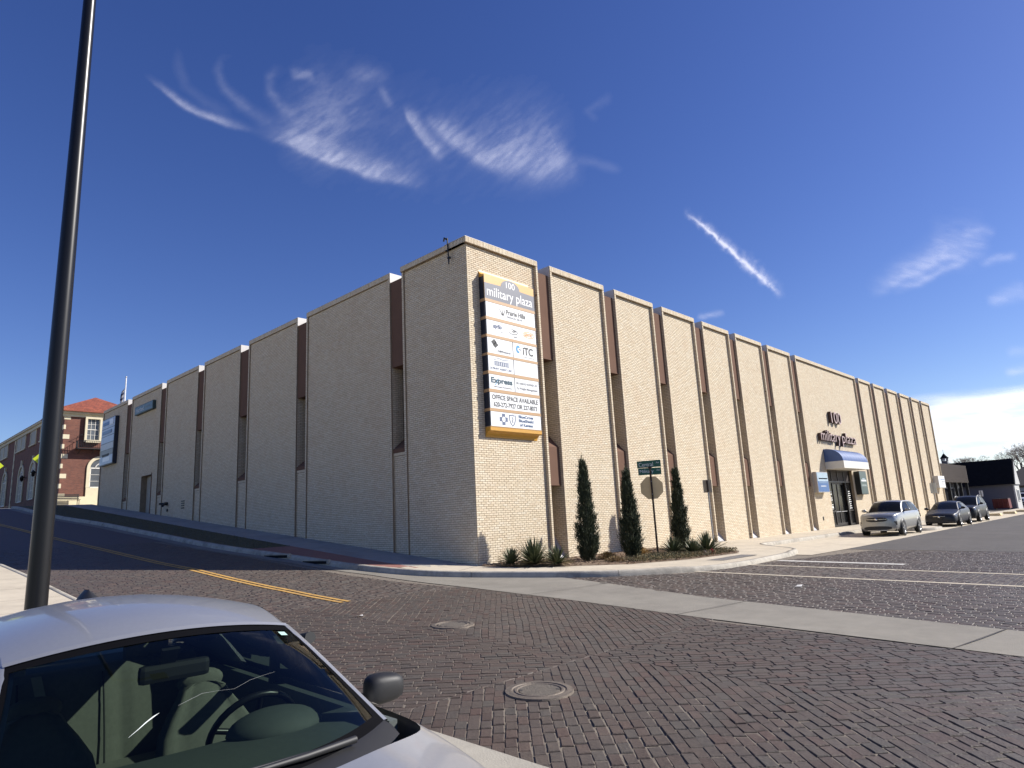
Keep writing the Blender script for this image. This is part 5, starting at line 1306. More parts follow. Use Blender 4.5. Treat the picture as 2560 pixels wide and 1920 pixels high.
        # wheels
        if wheels:
            for yw in P['wy']:
                R = P['wr']; x0 = s*(hw-.005)
                MB().lathe([(0, x0+s*.004), (R+.055, x0+s*.004), (R+.06, x0-s*.02)], 32, (0, yw, R+.03), 'X').build('wheel_arch', m_trim, t)
                wq = MB().lathe([(R*.62, s*.0), (R*.80, s*.016), (R*.97, s*.012), (R, -s*.02), (R, -s*.18), (R*.9, -s*.2), (R*.5, -s*.2)], 32, (x0, yw, R), 'X').build('wheel', m_tyre, t)
                rm = MB().lathe([(0, s*.004), (R*.10, s*.006), (R*.12, -s*.02), (R*.60, -s*.045), (R*.62, s*.008), (R*.66, s*.010)], 28, (x0, yw, R), 'X')
                for q in range(5):
                    an = q*2*PI/5+.3; rm.box(-.012, -.03, R*.1, .006, .03, R*.63, Matrix.Translation((x0+s*.006, yw, R)) @ Matrix.Rotation(an, 4, 'X'))
                rm.build('rim', m_rim, wq)
    # grille, lower intake, plate
    y0 = -L/2
    def band_(z0, z1, u0, u1, mt, nm, off=.012, round_=True, par=None):
        us = np.linspace(u0, u1, 11); rows = []
        for k in range(5):
            f_ = k/4; rows.append([])
            for u in us:
                e = 1-(abs(2*(u-u0)/(u1-u0)-1))**4*.55 if round_ else 1
                z = (z0+z1)/2+(f_-.5)*(z1-z0)*e; xw = hw*.74-.03
                rows[-1].append((xw*u, y0-.13*(1-u*u)-off-.008, z))
        return MB().grid(rows, True).build(nm, mt, par or t)
    g_ = band_(*P['grille'], m_trim, 'grille')
    if P.get('bar'): band_(P['bar'][0], P['bar'][1], P['grille'][2], P['grille'][3], m_chrome, 'grille_bar', .022, False, g_)
    if P.get('badge'): MB().lathe([(0, -.002), (.055, -.002), (.06, .01)], 20, (0, y0-.172, P['badge']), 'Y').build('badge', m_chrome, g_)
    band_(*P['intake'], m_trim, 'lower_grille', .004)
    if P.get('skid'): band_(*P['skid'], m_alu, 'skid_plate', .016, False)
    if P.get('plate'): MB().box(-.16, y0-.16, P['plate']-.06, .16, y0-.145, P['plate']+.06).build('number_plate', m_trim, t)
    if P.get('rails'):
        for s in (1, -1): MB().tube([(s*(P['rmid'][0]-.03), P['hdr'][1]+.2, P['hdr'][2]+.06), (s*(P['rmid'][0]-.02), P['rmid'][1], P['rmid'][2]+.075), (s*(P['rmid'][0]-.03), P['rhdr'][1]-.1, P['rhdr'][2]+.05)], .016, 8).build('roof_rail', m_alu, t)
    return t, C, A0
SUV = dict(L=4.60, hw=.88, zb=.24, belt=1.07, zhf=1.0, hcr=.05, zdk=1.08, ycowl=-1.15, cowlb=.14, foot=(.72, -.95, 1.07), hdr=(.60, -.25, 1.52), rmid=(.64, .6, 1.575), rhdr=(.60, 1.65, 1.50), rfoot=(.70, 2.1, 1.14), crown=.06, hdrb=.08, footb=.22, pillars=(.42, 1.35), wr=.35, wy=(-1.42, 1.36), fog=True,
           grille=(.66, .86, -.74, .74), bar=(.765, .782), badge=.77, intake=(.28, .46, -.95, .95), skid=(.26, .29, -.7, .7), cat='car')
SED = dict(L=4.50, hw=.86, zb=.20, belt=.93, zhf=.74, zdk=1.00, ycowl=-1.05, cowlb=.20, foot=(.70, -.88, .93), hdr=(.555, -.16, 1.30), rmid=(.60, .45, 1.37), rhdr=(.56, 1.25, 1.31), rfoot=(.68, 1.95, 1.02), crown=.07, hdrb=.08, footb=.34, pillars=(.33, 1.15), wr=.32, wy=(-1.38, 1.30),
           grille=(.50, .60, -.5, .5), bar=(.585, .60), badge=.56, intake=(.22, .42, -.62, .62), plate=.50, cat='car')
CRO = dict(SUV, L=4.55, belt=1.06, zhf=.97, grille=(.60, .84, -.7, .7), bar=None, badge=.74, rails=True, hdr=(.62, -.12, 1.56), rmid=(.66, .6, 1.62), rhdr=(.62, 1.75, 1.55), rfoot=(.72, 2.12, 1.16))
def street(x, y): return (x, y, zr(x, y)+.006)
FX = -PI/2        # forward -Y turned to face -X
make_car('parked_car', 'silver-grey crossover parked nearest, in front of the entrance', street(23.3, -4.9), FX, SUV, paint('paint_silver_grey', (.33, .33, .315)), m_cardark, 'cars parked along the main street')
make_car('parked_car', 'dark blue-grey sedan parked behind the silver crossover', street(33.6, -5.3), FX, dict(SED, rails=False), M('paint_dark_blue', (.020, .021, .026), .42, var=.04, spec=.3, coat=.25), m_cardark, 'cars parked along the main street')
make_car('parked_car', 'black sport utility vehicle parked farthest along the kerb', street(40.6, -5.1), FX, CRO, M('paint_black', (.011, .011, .012), .42, var=.04, spec=.3, coat=.25), m_cardark, 'cars parked along the main street')
make_car('parked_car', 'white vehicle cut by the right edge of the picture, beyond the grey building', street(99.5, -1.1), FX, CRO, paint('paint_white', (.6, .6, .6), .1), m_cardark, 'cars parked along the main street')

make_car('parked_car', 'vehicle just outside the right edge whose shadow falls on the asphalt', street(22.8, -12.75), FX, CRO, paint('paint_white', (.6, .6, .6), .1), m_cardark, 'cars parked along the main street')
# ---- the silver sedan in the foreground
m_silver = paint('paint_silver', (.34, .345, .36), .5, .36)
FG = dict(SED, hw=.90, L=4.60, crease=.012, hcr=.035, cowlb=.27, crown=.09, hdr=(.555, -.22, 1.285), rmid=(.605, .45, 1.355), rhdr=(.56, 1.38, 1.30), rfoot=(.68, 2.05, 1.02), mirror=m_trim, mpos=(-.40, .945))
m_wind = glass_mat('windshield_glass', (.42, .49, .44), .02, 1.27)
CX, CY, CZ, CR = -12.60, -11.22, -0.515, rad(-3.5)
fg, Cc, A0 = make_car('silver_sedan', 'silver four-door sedan seen from the front in the left foreground', (CX, CY, CZ), CR, FG, m_silver, m_wind, wheels=True)
fb, hb = FG['footb'], FG['hdrb']
def wsp(u, s, off=.004):
    """point on the windscreen: u across (-1..1), s from foot (0) to header (1)"""
    f_ = s*8; i_ = min(int(f_), 7); p = A0[i_].lerp(A0[i_+1], f_-i_)
    v = Vector((p.x*u, p.y-(fb+(hb-fb)*s)*(1-u*u), p.z+(.015+s*FG['crown']*.5)*(1-u*u)))
    return v+Vector((0, -.8, .6)).normalized()*off
def wstrip(us, ss_, wd, off=.005):
    L_, R_ = [], []
    for k in range(len(us)):
        a = wsp(us[max(k-1, 0)], ss_[max(k-1, 0)]); b = wsp(us[min(k+1, len(us)-1)], ss_[min(k+1, len(us)-1)])
        d = (b-a).normalized(); nrm = Vector((0, -.8, .6)); sd = d.cross(nrm).normalized()
        w_ = (wd[k] if isinstance(wd, (list, tuple)) else wd)/2; c = wsp(us[k], ss_[k], off); L_.append(c+sd*w_); R_.append(c-sd*w_)
    return MB().grid([L_, R_], True)
m_frit = M('frit_black', (.004, .004, .005), .9, spec=.05)
ub = [-1+2*k/24 for k in range(25)]
def ss2(u): return 1-min(1, max(0, (abs(u)-.9)/.1))
fr = MB()
fr.grid([[wsp(u, 1.0, .002) for u in ub], [wsp(u, .955, .002) for u in ub], [wsp(u, .925, .002) for u in ub]], True)
fr.grid([[wsp(u, .0, .002) for u in ub], [wsp(u, .055, .002) for u in ub], [wsp(u, .10+.02*abs(u)**6, .002) for u in ub]], True)
for s in (1, -1): fr.grid([[wsp(s*1.0, q/12, .002) for q in range(13)], [wsp(s*.98, q/12, .002) for q in range(13)], [wsp(s*(.962-.04*(1-q/12)**3), q/12, .002) for q in range(13)]], True)
fr.build('windshield_border', m_frit, fg)
MB().grid([[wsp(u, .985, .010) for u in ub], [wsp(u, 1.012, .016) for u in ub]], True).build('header_trim', m_chrome if False else m_silver, fg)
wstrip([-.42, -.37, -.33, -.29, -.26], [.40, .43, .455, .475, .487], [.0006, .0022, .0035, .004, .0006]).build('windshield_crack_glint', M('crack_glare', (.55, .58, .56), .4), fg)  # bright streak: glare along the crack, painted as a pale strip
wstrip([-.16, -.137, -.012, .08, .175, .30, .40, .5], [.503, .51, .54, .537, .53, .56, .572, .58], [.0004, .0011, .0012, .0006, .0006, .0008, .0006, .0004]).build('windshield_crack_glint', M('crack_grey', (.15, .16, .155), .6), fg)
MB().grid([[wsp(.83, .895, .006), wsp(.895, .895, .006)], [wsp(.83, .855, .006), wsp(.895, .855, .006)]], True).build('sticker', M('sticker_mint', (.42, .60, .54), .5), fg)
# wipers and cowl
m = MB(); m.tube([wsp(.62, .02, .03), wsp(.30, .06, .025), wsp(-.15, .07, .022)], [.014, .012, .008], 8); m.tube([wsp(.52, .055, .014), wsp(.1, .10, .012), wsp(-.38, .085, .012)], .006, 6); m.build('wiper', m_trim, fg)
m = MB(); m.tube([wsp(-.05, .02, .03), wsp(-.35, .07, .025), wsp(-.7, .10, .022)], [.014, .012, .008], 8); m.tube([wsp(-.15, .06, .014), wsp(-.5, .11, .012), wsp(-.86, .10, .012)], .006, 6); m.build('wiper', m_trim, fg)
cw = MB(); cw.grid([[wsp(u, .02, .001) for u in ub], [wsp(u, 0, .0)+Vector((0, -.05, -.004)) for u in ub], [wsp(u, 0, 0)+Vector((0, -.11, -.03)) for u in ub]], True); cw.build('cowl', m_trim, fg)
m = MB()
m.prism([(-.004, .07, 0), (-.004, -.10, 0), (-.004, -.03, .035), (-.004, .045, .07), (-.004, .07, .062)], (.008, 0, 0)); fin_rows = []
for s, wd in ((0, .035), (.3, .032), (.6, .022), (.85, .012), (1, .003)):
    fin_rows.append([(x*wd, y, .072*s) for x, y in ((0, -.11+.12*s), (.75, -.04+.07*s), (1, .03+.02*s), (.6, .075), (-.6, .075), (-1, .03+.02*s), (-.75, -.04+.07*s))])
m = MB(); m.grid(fin_rows, True, closed=True); o = m.build('antenna_fin', m_trim, fg, sub=1); o.location = (0, 1.22, 1.365); o.scale = (2.3, 2.0, 1.25)
# interior
m_fab = M('seat_fabric', (.19, .19, .165), .9, var=.12, vs=40, bump=.3, bs=400); m_dash = M('dash_vinyl', (.10, .115, .105), .7, var=.1, vs=30, bump=.2, bs=500); m_dark = M('interior_black', (.018, .019, .02), .7)
inn = MB(); inn.box(-.74, -1.0, .26, .74, 1.9, .32); inn.build('floor', m_dark, fg)
for s in (1, -1):
    MB().box(s*.76-.02, -.85, .30, s*.76+.02, 1.6, .915).build('door_card', m_dash, fg)
    MB().tube([(s*.72, -.15, 1.20), (s*.735, .30, 1.12), (s*.755, .36, .92)], .03, 8).build('belt_pillar', m_dark, fg)
for s in (1, -1):
    MB().grid([[wsp(s*.985, q/10, -.03) for q in range(11)], [wsp(s*.93, q/10, -.035) for q in range(11)]], True).build('pillar_trim', M('pillar_trim_grey', (.34, .36, .32), .8), fg)
dsh = MB(); U2 = [-1, -.75, -.5, -.25, 0, .25, .5, .75, 1]
dsh.grid([[(u*.66, -.88-.30*(1-u*u), .915) for u in U2], [(u*.70, -.70-.22*(1-u*u), .935+.01*(1-u*u)) for u in U2], [(u*.72, -.50-.06*(1-u*u), .925) for u in U2], [(u*.73, -.44, .885) for u in U2], [(u*.73, -.46, .70) for u in U2], [(u*.72, -.55, .45) for u in U2]], True)
dsh.build('dashboard', m_dash, fg)
bm = bmesh.new(); bmesh.ops.create_uvsphere(bm, u_segments=24, v_segments=14, radius=1)
for v in bm.verts: v.co = Vector((v.co.x*.20, v.co.y*.15, max(v.co.z, -.1)*.085))
MB().bm(bm, Matrix.Translation((.36, -.57, .925)), True).build('instrument_hood', m_dash, fg)
sw = MB(); Mw = Matrix.Translation((.36, -.33, .875)) @ Matrix.Rotation(rad(-62), 4, 'X')
pts = [Mw @ Vector((.185*math.cos(a), .185*math.sin(a), 0)) for a in np.linspace(0, 2*PI, 33)]
sw.tube(pts, .015, 8, caps=False); 
for a in (rad(195), rad(-15), rad(-90)): sw.tube([Mw @ Vector((0, 0, -.01)), Mw @ Vector((.185*math.cos(a), .185*math.sin(a), 0))], .014, 6)
sw.lathe([(0, .03), (.05, .025), (.07, -.01), (.04, -.05)], 16, mat=Mw); sw.build('steering_wheel', M('wheel_leather', (.016, .016, .017), .35), fg)
def seat(x):
    st_ = thing_part = MB()
    rows = []
    for z, wd, dp, yb_ in ((.44, .24, .10, .12), (.55, .255, .11, .15), (.68, .25, .10, .20), (.79, .225, .09, .25), (.87, .175, .08, .29), (.93, .13, .07, .315), (.975, .105, .06, .335), (.995, .06, .045, .345), (1.0, .02, .02, .35)):
        rows.append([(x+wd*math.cos(a)*(1.0), yb_+dp*math.sin(a)-(.035 if math.sin(a) < 0 and abs(math.cos(a)) > .75 else 0), z) for a in np.linspace(0, 2*PI, 25)[:-1]])
    b_ = MB().grid(rows, True, closed=True); so2 = b_.build('seat', m_fab, fg)
    MB().bbox(x-.25, -.38, .34, x+.25, .17, .48, .05).build('cushion', m_fab, so2)
    bm = bmesh.new(); bmesh.ops.create_uvsphere(bm, u_segments=16, v_segments=10, radius=1)
    for v in bm.verts: v.co = Vector((v.co.x*.115, v.co.y*.05, v.co.z*.06))
    MB().bm(bm, Matrix.Translation((x, .36, 1.0)), True).build('headrest', m_fab, so2)
    MB().tube([(x-.2, .055, .66), (x, .085, .665), (x+.2, .055, .66)], .004, 5).build('seam', m_dark, so2)
    MB().tube([(x+(.255 if x < 0 else -.255), .2, .5), (x+(.26 if x < 0 else -.26), .2, .62)], .02, 6).build('belt_buckle', m_dark, so2)
seat(.36); seat(-.36)
rsb = MB(); rows = []
for z, dy in ((.45, 0), (.62, .04), (.80, .10), (.94, .16), (1.0, .20), (1.005, .26)): rows.append([(u*.66, 1.18+dy+(.012 if abs(abs(u)-.33) < .03 else 0), z) for u in np.linspace(-1, 1, 41)])
rsb.grid(rows, True); ro = rsb.build('rear_seat', m_fab, fg)
MB().bbox(-.66, .70, .36, .66, 1.22, .50, .05).build('cushion', m_fab, ro)
for x in (-.38, .38): MB().bbox(x-.13, 1.40, .98, x+.13, 1.50, 1.12, .04).build('headrest', m_fab, ro)
MB().grid([[(-.24, 1.33, 1.0), (-.19, 1.33, 1.0)], [(-.20, 1.235, .80), (-.15, 1.235, .80)], [(-.17, 1.165, .55), (-.12, 1.165, .55)]], True).build('seat_belt', M('belt_webbing', (.36, .36, .31), .8), ro)
for xs_ in (-.30, .12): MB().tube([(xs_, 1.165, .5), (xs_, 1.21, .66), (xs_, 1.275, .84), (xs_, 1.34, .97)], .005, 5).build('seam', m_dark, ro)
MB().tube([(-.2, 1.20, .66), (-.13, 1.17, .58), (-.10, 1.165, .55)], .014, 6).build('belt_buckle', m_chrome, ro)
MB().box(-.62, 1.42, .985, .62, 1.98, 1.0).build('parcel_shelf', m_dash, fg)
m = MB(); m.bbox(-.11, -.33, 1.145, .17, -.285, 1.22, .02); m.build('interior_mirror', m_dark, fg); MB().box(-.115, -.262, 1.142, .115, -.260, 1.193).build('mirror_glass', m_chrome, fg) if False else None
MB().prism([(-.035, -.36, 1.275), (.035, -.36, 1.275), (.025, -.30, 1.19), (-.025, -.30, 1.19)], (0, .03, .01)).build('mirror_stalk', m_dark, fg)
for s in (1, -1): MB().grid([[(s*.02, -.22, 1.30), (s*.50, -.17, 1.275)], [(s*.03, -.04, 1.325), (s*.52, -.01, 1.285)]], True).build('sun_visor', m_fab, fg)
MB().grid([[(u*.56, y, 1.30+.05*(1-u*u)-.02*abs(y-.5)) for u in U2] for y in (-.16, .2, .6, 1.0, 1.3)], True).build('headliner', M('headliner', (.30, .30, .27), .9), fg)

# ------------------------------------------------------------------ old brick civic building up the side street
def tex_brick(name, c1, c2, cm, ch=.068, cl=.21, axis='X', bump=.4):
    if name in MATS: return MATS[name]
    m, t, b = _new(name); n = t.nodes; L = t.links.new
    geo = n.new('ShaderNodeNewGeometry'); sp = n.new('ShaderNodeSeparateXYZ'); L(geo.outputs['Position'], sp.inputs[0])
    cb = n.new('ShaderNodeCombineXYZ'); L(sp.outputs['X' if axis == 'X' else 'Y'], cb.inputs[0]); L(sp.outputs['Z'], cb.inputs[1])
    bt = n.new('ShaderNodeTexBrick'); L(cb.outputs[0], bt.inputs[0]); bt.inputs['Scale'].default_value = 1; bt.inputs['Brick Width'].default_value = cl; bt.inputs['Row Height'].default_value = ch; bt.inputs['Mortar Size'].default_value = .008
    bt.inputs['Color1'].default_value = (*c1, 1); bt.inputs['Color2'].default_value = (*c2, 1); bt.inputs['Mortar'].default_value = (*cm, 1)
    nz = n.new('ShaderNodeTexNoise'); nz.inputs['Scale'].default_value = 1.3; nz.inputs['Detail'].default_value = 8; L(geo.outputs['Position'], nz.inputs['Vector'])
    r0 = n.new('ShaderNodeMapRange'); r0.inputs[3].default_value = .7; r0.inputs[4].default_value = 1.3; L(nz.outputs[0], r0.inputs[0])
    mu = n.new('ShaderNodeVectorMath'); mu.operation = 'SCALE'; L(bt.outputs['Color'], mu.inputs[0]); L(r0.outputs[0], mu.inputs['Scale']); L(mu.outputs[0], b.inputs['Base Color'])
    bp = n.new('ShaderNodeBump'); bp.inputs['Strength'].default_value = bump; bp.inputs['Distance'].default_value = .01; bp.invert = True; L(bt.outputs['Fac'], bp.inputs['Height']); L(bp.outputs[0], b.inputs['Normal'])
    b.inputs['Roughness'].default_value = .85; MATS[name] = m; return m
m_rbx = tex_brick('red_brick_front', (.19, .066, .040), (.125, .043, .029), (.15, .10, .08)); m_rby = tex_brick('red_brick_side', (.19, .066, .040), (.125, .043, .029), (.15, .10, .08), axis='Y')
m_cream = M('cream_stone', (.62, .55, .38), .75, var=.1, vs=2); m_tile = tex_brick('roof_tile', (.30, .080, .042), (.19, .05, .03), (.08, .026, .018), .14, .24, bump=.8)
m_glass_b = M('old_window_glass', (.10, .11, .12), .12, var=.3, vs=1.5); m_wood = M('white_sash', (.66, .64, .58), .6)
cb = thing('civic_building', 'old red brick building with cream trim and red tiled hip roof up the side street', 'building', (0.1, 48.8, 4.2))
def cbm(mb, nm, mt, par=cb):     # world coordinates to local
    mb.v = [(x-0.1, y-48.8, z-4.2) for x, y, z in mb.v]; return mb.build(nm, mt, par)
X1, X2, Y1 = 0.1, 5.1, 48.8
cbm(MB().add([(X1, Y1, 3.6), (X2+9, Y1, 3.6), (X2+9, Y1, 11.6), (X1, Y1, 11.6)], [(0, 1, 2, 3)]), 'wall', m_rbx)
cbm(MB().add([(X1, Y1, 3.6), (X1, 90, 3.6), (X1, 90, 12.0), (X1, Y1, 12.0)], [(3, 2, 1, 0)]), 'wall', m_rby)
m = MB(); m.box(X1-.12, Y1-.12, 11.55, X2+9, Y1+.3, 11.78); m.box(X1-.12, Y1+.3, 11.75, X1+.3, 90, 12.02); m.box(X1-.3, Y1-.3, 11.78, X2+9, Y1+.2, 11.95); m.box(X1-.25, Y1+.2, 12.02, X1+.3, 90, 12.2)
cbm(m, 'cornice', m_cream)
m = MB(); ap = (2.9, 51.6, 13.85)
m.add([(X1-.55, Y1-.55, 11.95), (X2+.9, Y1-.55, 11.95), (X2+.9, 54.5, 11.95), (X1-.55, 54.5, 11.95), (X1-.42, Y1-.42, 12.22), (X2+.77, Y1-.42, 12.22), (X2+.77, 54.4, 12.22), (X1-.42, 54.4, 12.22), ap],
      [(0, 1, 5, 4), (1, 2, 6, 5), (2, 3, 7, 6), (3, 0, 4, 7), (4, 5, 8), (5, 6, 8), (6, 7, 8), (7, 4, 8), (3, 2, 1, 0)])
m.add([(X1-.3, 54.4, 12.2), (X1-.3, 90, 12.2), (X1+1.6, 90, 12.75), (X1+1.6, 54.4, 12.75)], [(3, 2, 1, 0)])
cbm(m, 'roof', m_tile)
k = 0; z = 4.9
while z < 11.4:
    wq = .42 if k % 2 == 0 else .26
    cbm(MB().box(X1-.03, Y1-.03, z, X1+(wq if k % 2 == 0 else .12), Y1+(.12 if k % 2 == 0 else wq+.2), z+.36), 'quoin', m_cream); z += .80 if k % 2 == 1 else .80; k += 1
for z in np.arange(5.0, 11.6, .78): cbm(MB().box(X1-.03, 66.9, z, X1+.05, 67.35, z+.45), 'quoin', m_cream)
cbm(MB().box(X1-.04, 67.0, 5.2, X1+.02, 67.25, 12.0), 'downpipe', m_cream)
cbm(MB().box(X1-.06, Y1-.14, 3.6, X2+9, Y1-.0, 5.02), 'plinth', m_cream)
# second-floor window, iron balcony and arched window of the lit front
def sash_window(x0, x1, z0, z1, y, nx=3, nz=2):
    f_ = MB(); fwid = .16
    f_.box(x0-fwid, y-.08, z0-fwid, x0, y+.1, z1+fwid); f_.box(x1, y-.08, z0-fwid, x1+fwid, y+.1, z1+fwid); f_.box(x0, y-.08, z1, x1, y+.1, z1+fwid); f_.box(x0-.05, y-.16, z0-fwid-.06, x1+.05, y+.1, z0)
    w_ = cbm(f_, 'window', m_cream)
    cbm(MB().box(x0, y+.14, z0, x1, y+.16, z1), 'pane', m_glass_b, w_)
    b_ = MB(); zm = (z0+z1)/2
    b_.box(x0, y+.09, zm-.03, x1, y+.139, zm+.03)
    for i in range(1, nx): xx = x0+(x1-x0)*i/nx; b_.box(xx-.014, y+.11, z0, xx+.014, y+.139, z1)
    for i in range(1, nz*2): 
        if i != nz: zz = z0+(z1-z0)*i/(nz*2); b_.box(x0, y+.112, zz-.014, x1, y+.138, zz+.014)
    b_.box(x0, y+.09, z0, x0+.05, y+.139, z1); b_.box(x1-.05, y+.09, z0, x1, y+.139, z1)
    cbm(b_, 'sash', m_wood, w_)
# wall openings are shallow dark reveals set into the front
sash_window(1.70, 2.62, 9.66, 11.42, Y1-.19)
bal = MB()
bal.box(.98, Y1-.75, 8.86, 3.6, Y1-.02, 8.92)
for xx in np.arange(1.0, 3.61, .13): bal.tube([(xx, Y1-.72, 8.9), (xx, Y1-.72, 9.52)], .016, 5)
for yy in np.arange(Y1-.70, Y1-.1, .13): bal.tube([(1.0, yy, 8.9), (1.0, yy, 9.52)], .016, 5)
for z in (8.97, 9.52): bal.tube([(3.6, Y1-.72, z), (1.0, Y1-.72, z), (1.0, Y1-.05, z)], .024, 5)
bal.tube([(1.0, Y1-.05, 9.5), (1.0, Y1-.4, 9.9), (1.55, Y1-.1, 10.15)], .02, 5)
for xx in (1.2, 2.2, 3.2): bal.tube([(xx, Y1-.02, 8.5), (xx, Y1-.35, 8.62), (xx, Y1-.65, 8.86)], .025, 6)
cbm(bal, 'balcony', m_black)
def arch_window(cx, hwid, zbot, zspr, y, along='x', par=cb, glass=m_glass_b):
    def P3(u, z, d): return (cx+u, y+d, z) if along == 'x' else (y+d, cx+u, z)
    out = [(-hwid-.24, zbot)]+[(-(hwid+.24)*math.cos(t*PI/14), zspr+(hwid+.24)*math.sin(t*PI/14)) for t in range(15)]+[(hwid+.24, zbot)]
    inn_ = [(-hwid, zbot)]+[(-hwid*math.cos(t*PI/14), zspr+hwid*math.sin(t*PI/14)) for t in range(15)]+[(hwid, zbot)]
    f_ = MB(); rows = [[P3(u, z, -.02) for u, z in out], [P3(u, z, -.10) for u, z in out], [P3(u, z, -.10) for u, z in inn_], [P3(u, z, .0) for u, z in inn_]]
    f_.grid(rows, False); w_ = cbm(f_, 'arched_window', m_cream)
    cbm(MB().add([P3(u, z, -.012) for u, z in inn_], [tuple(range(len(inn_)))]), 'pane', glass, w_)
    b_ = MB()
    def barr(u0, z0, u1, z1, wd=.03): 
        d = Vector((u1-u0, z1-z0)).normalized(); nx_, nz_ = -d.y*wd, d.x*wd
        b_.prism([P3(u0+nx_, z0+nz_, -.05), P3(u1+nx_, z1+nz_, -.05), P3(u1-nx_, z1-nz_, -.05), P3(u0-nx_, z0-nz_, -.05)], (0, .035, 0) if along == 'x' else (.035, 0, 0))
    barr(0, zbot, 0, zspr+.35*hwid); barr(-hwid, zspr, hwid, zspr, .05); barr(-hwid, zbot+.02, hwid, zbot+.02, .05); barr(-hwid*.97, zbot, -hwid*.97, zspr, .05); barr(hwid*.97, zbot, hwid*.97, zspr, .05)
    for z in (zbot+(zspr-zbot)*.33, zbot+(zspr-zbot)*.66): barr(-hwid, z, hwid, z, .015)
    pts = [(-.5*hwid*math.cos(t*PI/10), zspr+.5*hwid*math.sin(t*PI/10)) for t in range(11)]
    for a_, c_2 in zip(pts[:-1], pts[1:]): barr(*a_, *c_2, .035)
    cbm(b_, 'glazing_bar', m_wood, w_)
    cbm(MB().prism([P3(-.12, zspr+hwid+.12, -.14), P3(.12, zspr+hwid+.12, -.14), P3(.17, zspr+hwid+.62, -.14), P3(-.17, zspr+hwid+.62, -.14)], (0, .14, 0) if along == 'x' else (.14, 0, 0)), 'keystone', m_cream, w_)
arch_window(2.95, .78, 5.75, 7.35, Y1)
arch_window(4.0+3, .78, 5.75, 7.35, Y1)
m = MB(); m.box(1.95, Y1-.11, 5.02, 3.95, Y1-.0, 5.74); cbm(m, 'apron', m_cream)
# shaded long side
m_glass_s = M('shaded_window_blind', (.34, .31, .24), .6, var=.2, vs=2)
for (ya, yb_, n2) in ((55.0, 56.6, 1), (58.4, 60.4, 1), (62.6, 66.2, 2), (70.6, 74.4, 2), (78, 81.5, 2)):
    f_ = MB(); f_.box(X1-.06, ya-.14, 10.45, X1+.1, ya, 11.75); f_.box(X1-.06, yb_, 10.45, X1+.1, yb_+.14, 11.75); f_.box(X1-.12, ya-.2, 10.33, X1+.1, yb_+.2, 10.45)
    for i in range(1, n2): yy = ya+(yb_-ya)*i/n2; f_.box(X1-.06, yy-.1, 10.45, X1+.1, yy+.1, 11.75)
    w_ = cbm(f_, 'window', m_cream); cbm(MB().box(X1-.03, ya, 10.45, X1-.01, yb_, 11.75), 'pane', m_glass_s, w_)
for cyy in (58.4, 63.0, 70.5, 75.5): arch_window(cyy, .95, 5.4, 7.75, X1, 'y', cb, m_glass_s)
for yy, zz in ((60.9, 7.5), (56.5, 7.6)):
    l_ = MB(); l_.tube([(X1, yy, zz), (X1-.3, yy, zz+.15)], .03, 6); l_.lathe([(0, -.35), (.10, -.3), (.15, .0), (.2, .02), (.05, .22), (0, .25)], 8, (X1-.34, yy, zz)); cbm(l_, 'wall_lantern', m_black)
bn = thing('bench', 'dark metal bench in front of the red brick civic building', 'bench', (.55, 47.9, zr(.5, 48)+.12))
for k in range(4): MB().box(-.85, -.25+.13*k, .44, .85, -.15+.13*k, .47).build('seat_slat', m_black, bn)
for k in range(3): MB().box(-.85, .27, .55+.13*k, .85, .30, .64+.13*k).build('back_slat', m_black, bn)
for x in (-.75, .75):
    m = MB(); m.tube([(x, -.25, 0), (x, -.22, .44)], .025, 6); m.tube([(x, .28, 0), (x, .30, .92)], .025, 6); m.tube([(x, -.25, .42), (x, .28, .42)], .02, 6); m.build('leg', m_black, bn)

# ------------------------------------------------------------------ low buildings at the far end of the main street
m_bmetal = M('brown_fascia', (.125, .10, .082), .6, var=.12, vs=2); m_dkglass = M('shop_glass', (.02, .021, .023), .08)
sh = thing('shop', 'low shop with brown ribbed metal fascia just past the beige building', 'building', (60.5, 0, 0))
o = MB().box(0.1, .9, -.6, 12.0, 16, 4.4).build('wall', M('shop_wall', (.05, .048, .05), .8), sh)
MB().box(0.0, 0.0, 2.78, 12.1, .9, 4.56).build('fascia', m_bmetal, sh)
for k in range(40): MB().box(.02+.302*k, -.03, 2.79, .10+.302*k, 0.0, 4.55).build('fascia_rib', m_bmetal, sh)
for x in (.15, 3.2, 6.4, 8.6, 11.8): MB().box(x, .05, -.5, x+.18, .3, 2.78).build('post', m_black, sh)
for x0, x1 in ((.6, 3.1), (3.5, 6.2), (6.7, 8.4), (9.0, 11.6)): 
    w_ = MB().box(x0, .80, -.1, x1, .895, 2.3).build('window', M('shop_frame', (.30, .30, .30), .5), sh); MB().box(x0+.08, .785, .0, x1-.08, .80, 2.22).build('pane', m_dkglass, w_)
gb = thing('grey_building', 'grey building with a big dark sloping roof and white gable end', 'building', (80, 0, 0))
m_greywall = M('grey_wall', (.13, .13, .145), .8, var=.08); m_dkroof = M('dark_roof', (.014, .014, .016), .95, var=.25, vs=3, spec=.05); m_gable = M('white_gable', (.50, .50, .48), .75, var=.05)
MB().box(0, -2.85, -.6, 3.4, 10, 2.6).build('wall', m_greywall, gb)
MB().prism([(-.45, -3.1, 2.45), (1.35, -3.1, 5.35), (2.05, -3.1, 5.35), (3.85, -3.1, 2.45)], (0, 13.5, 0)).build('roof', m_dkroof, gb)
m = MB(); m.prism([(0, -3.14, 2.4), (1.7, -3.14, 5.0), (3.4, -3.14, 2.4)], (0, .035, 0)); m.box(0, -3.0, -.5, 3.4, -2.86, 2.4); m.build('gable', m_gable, gb)
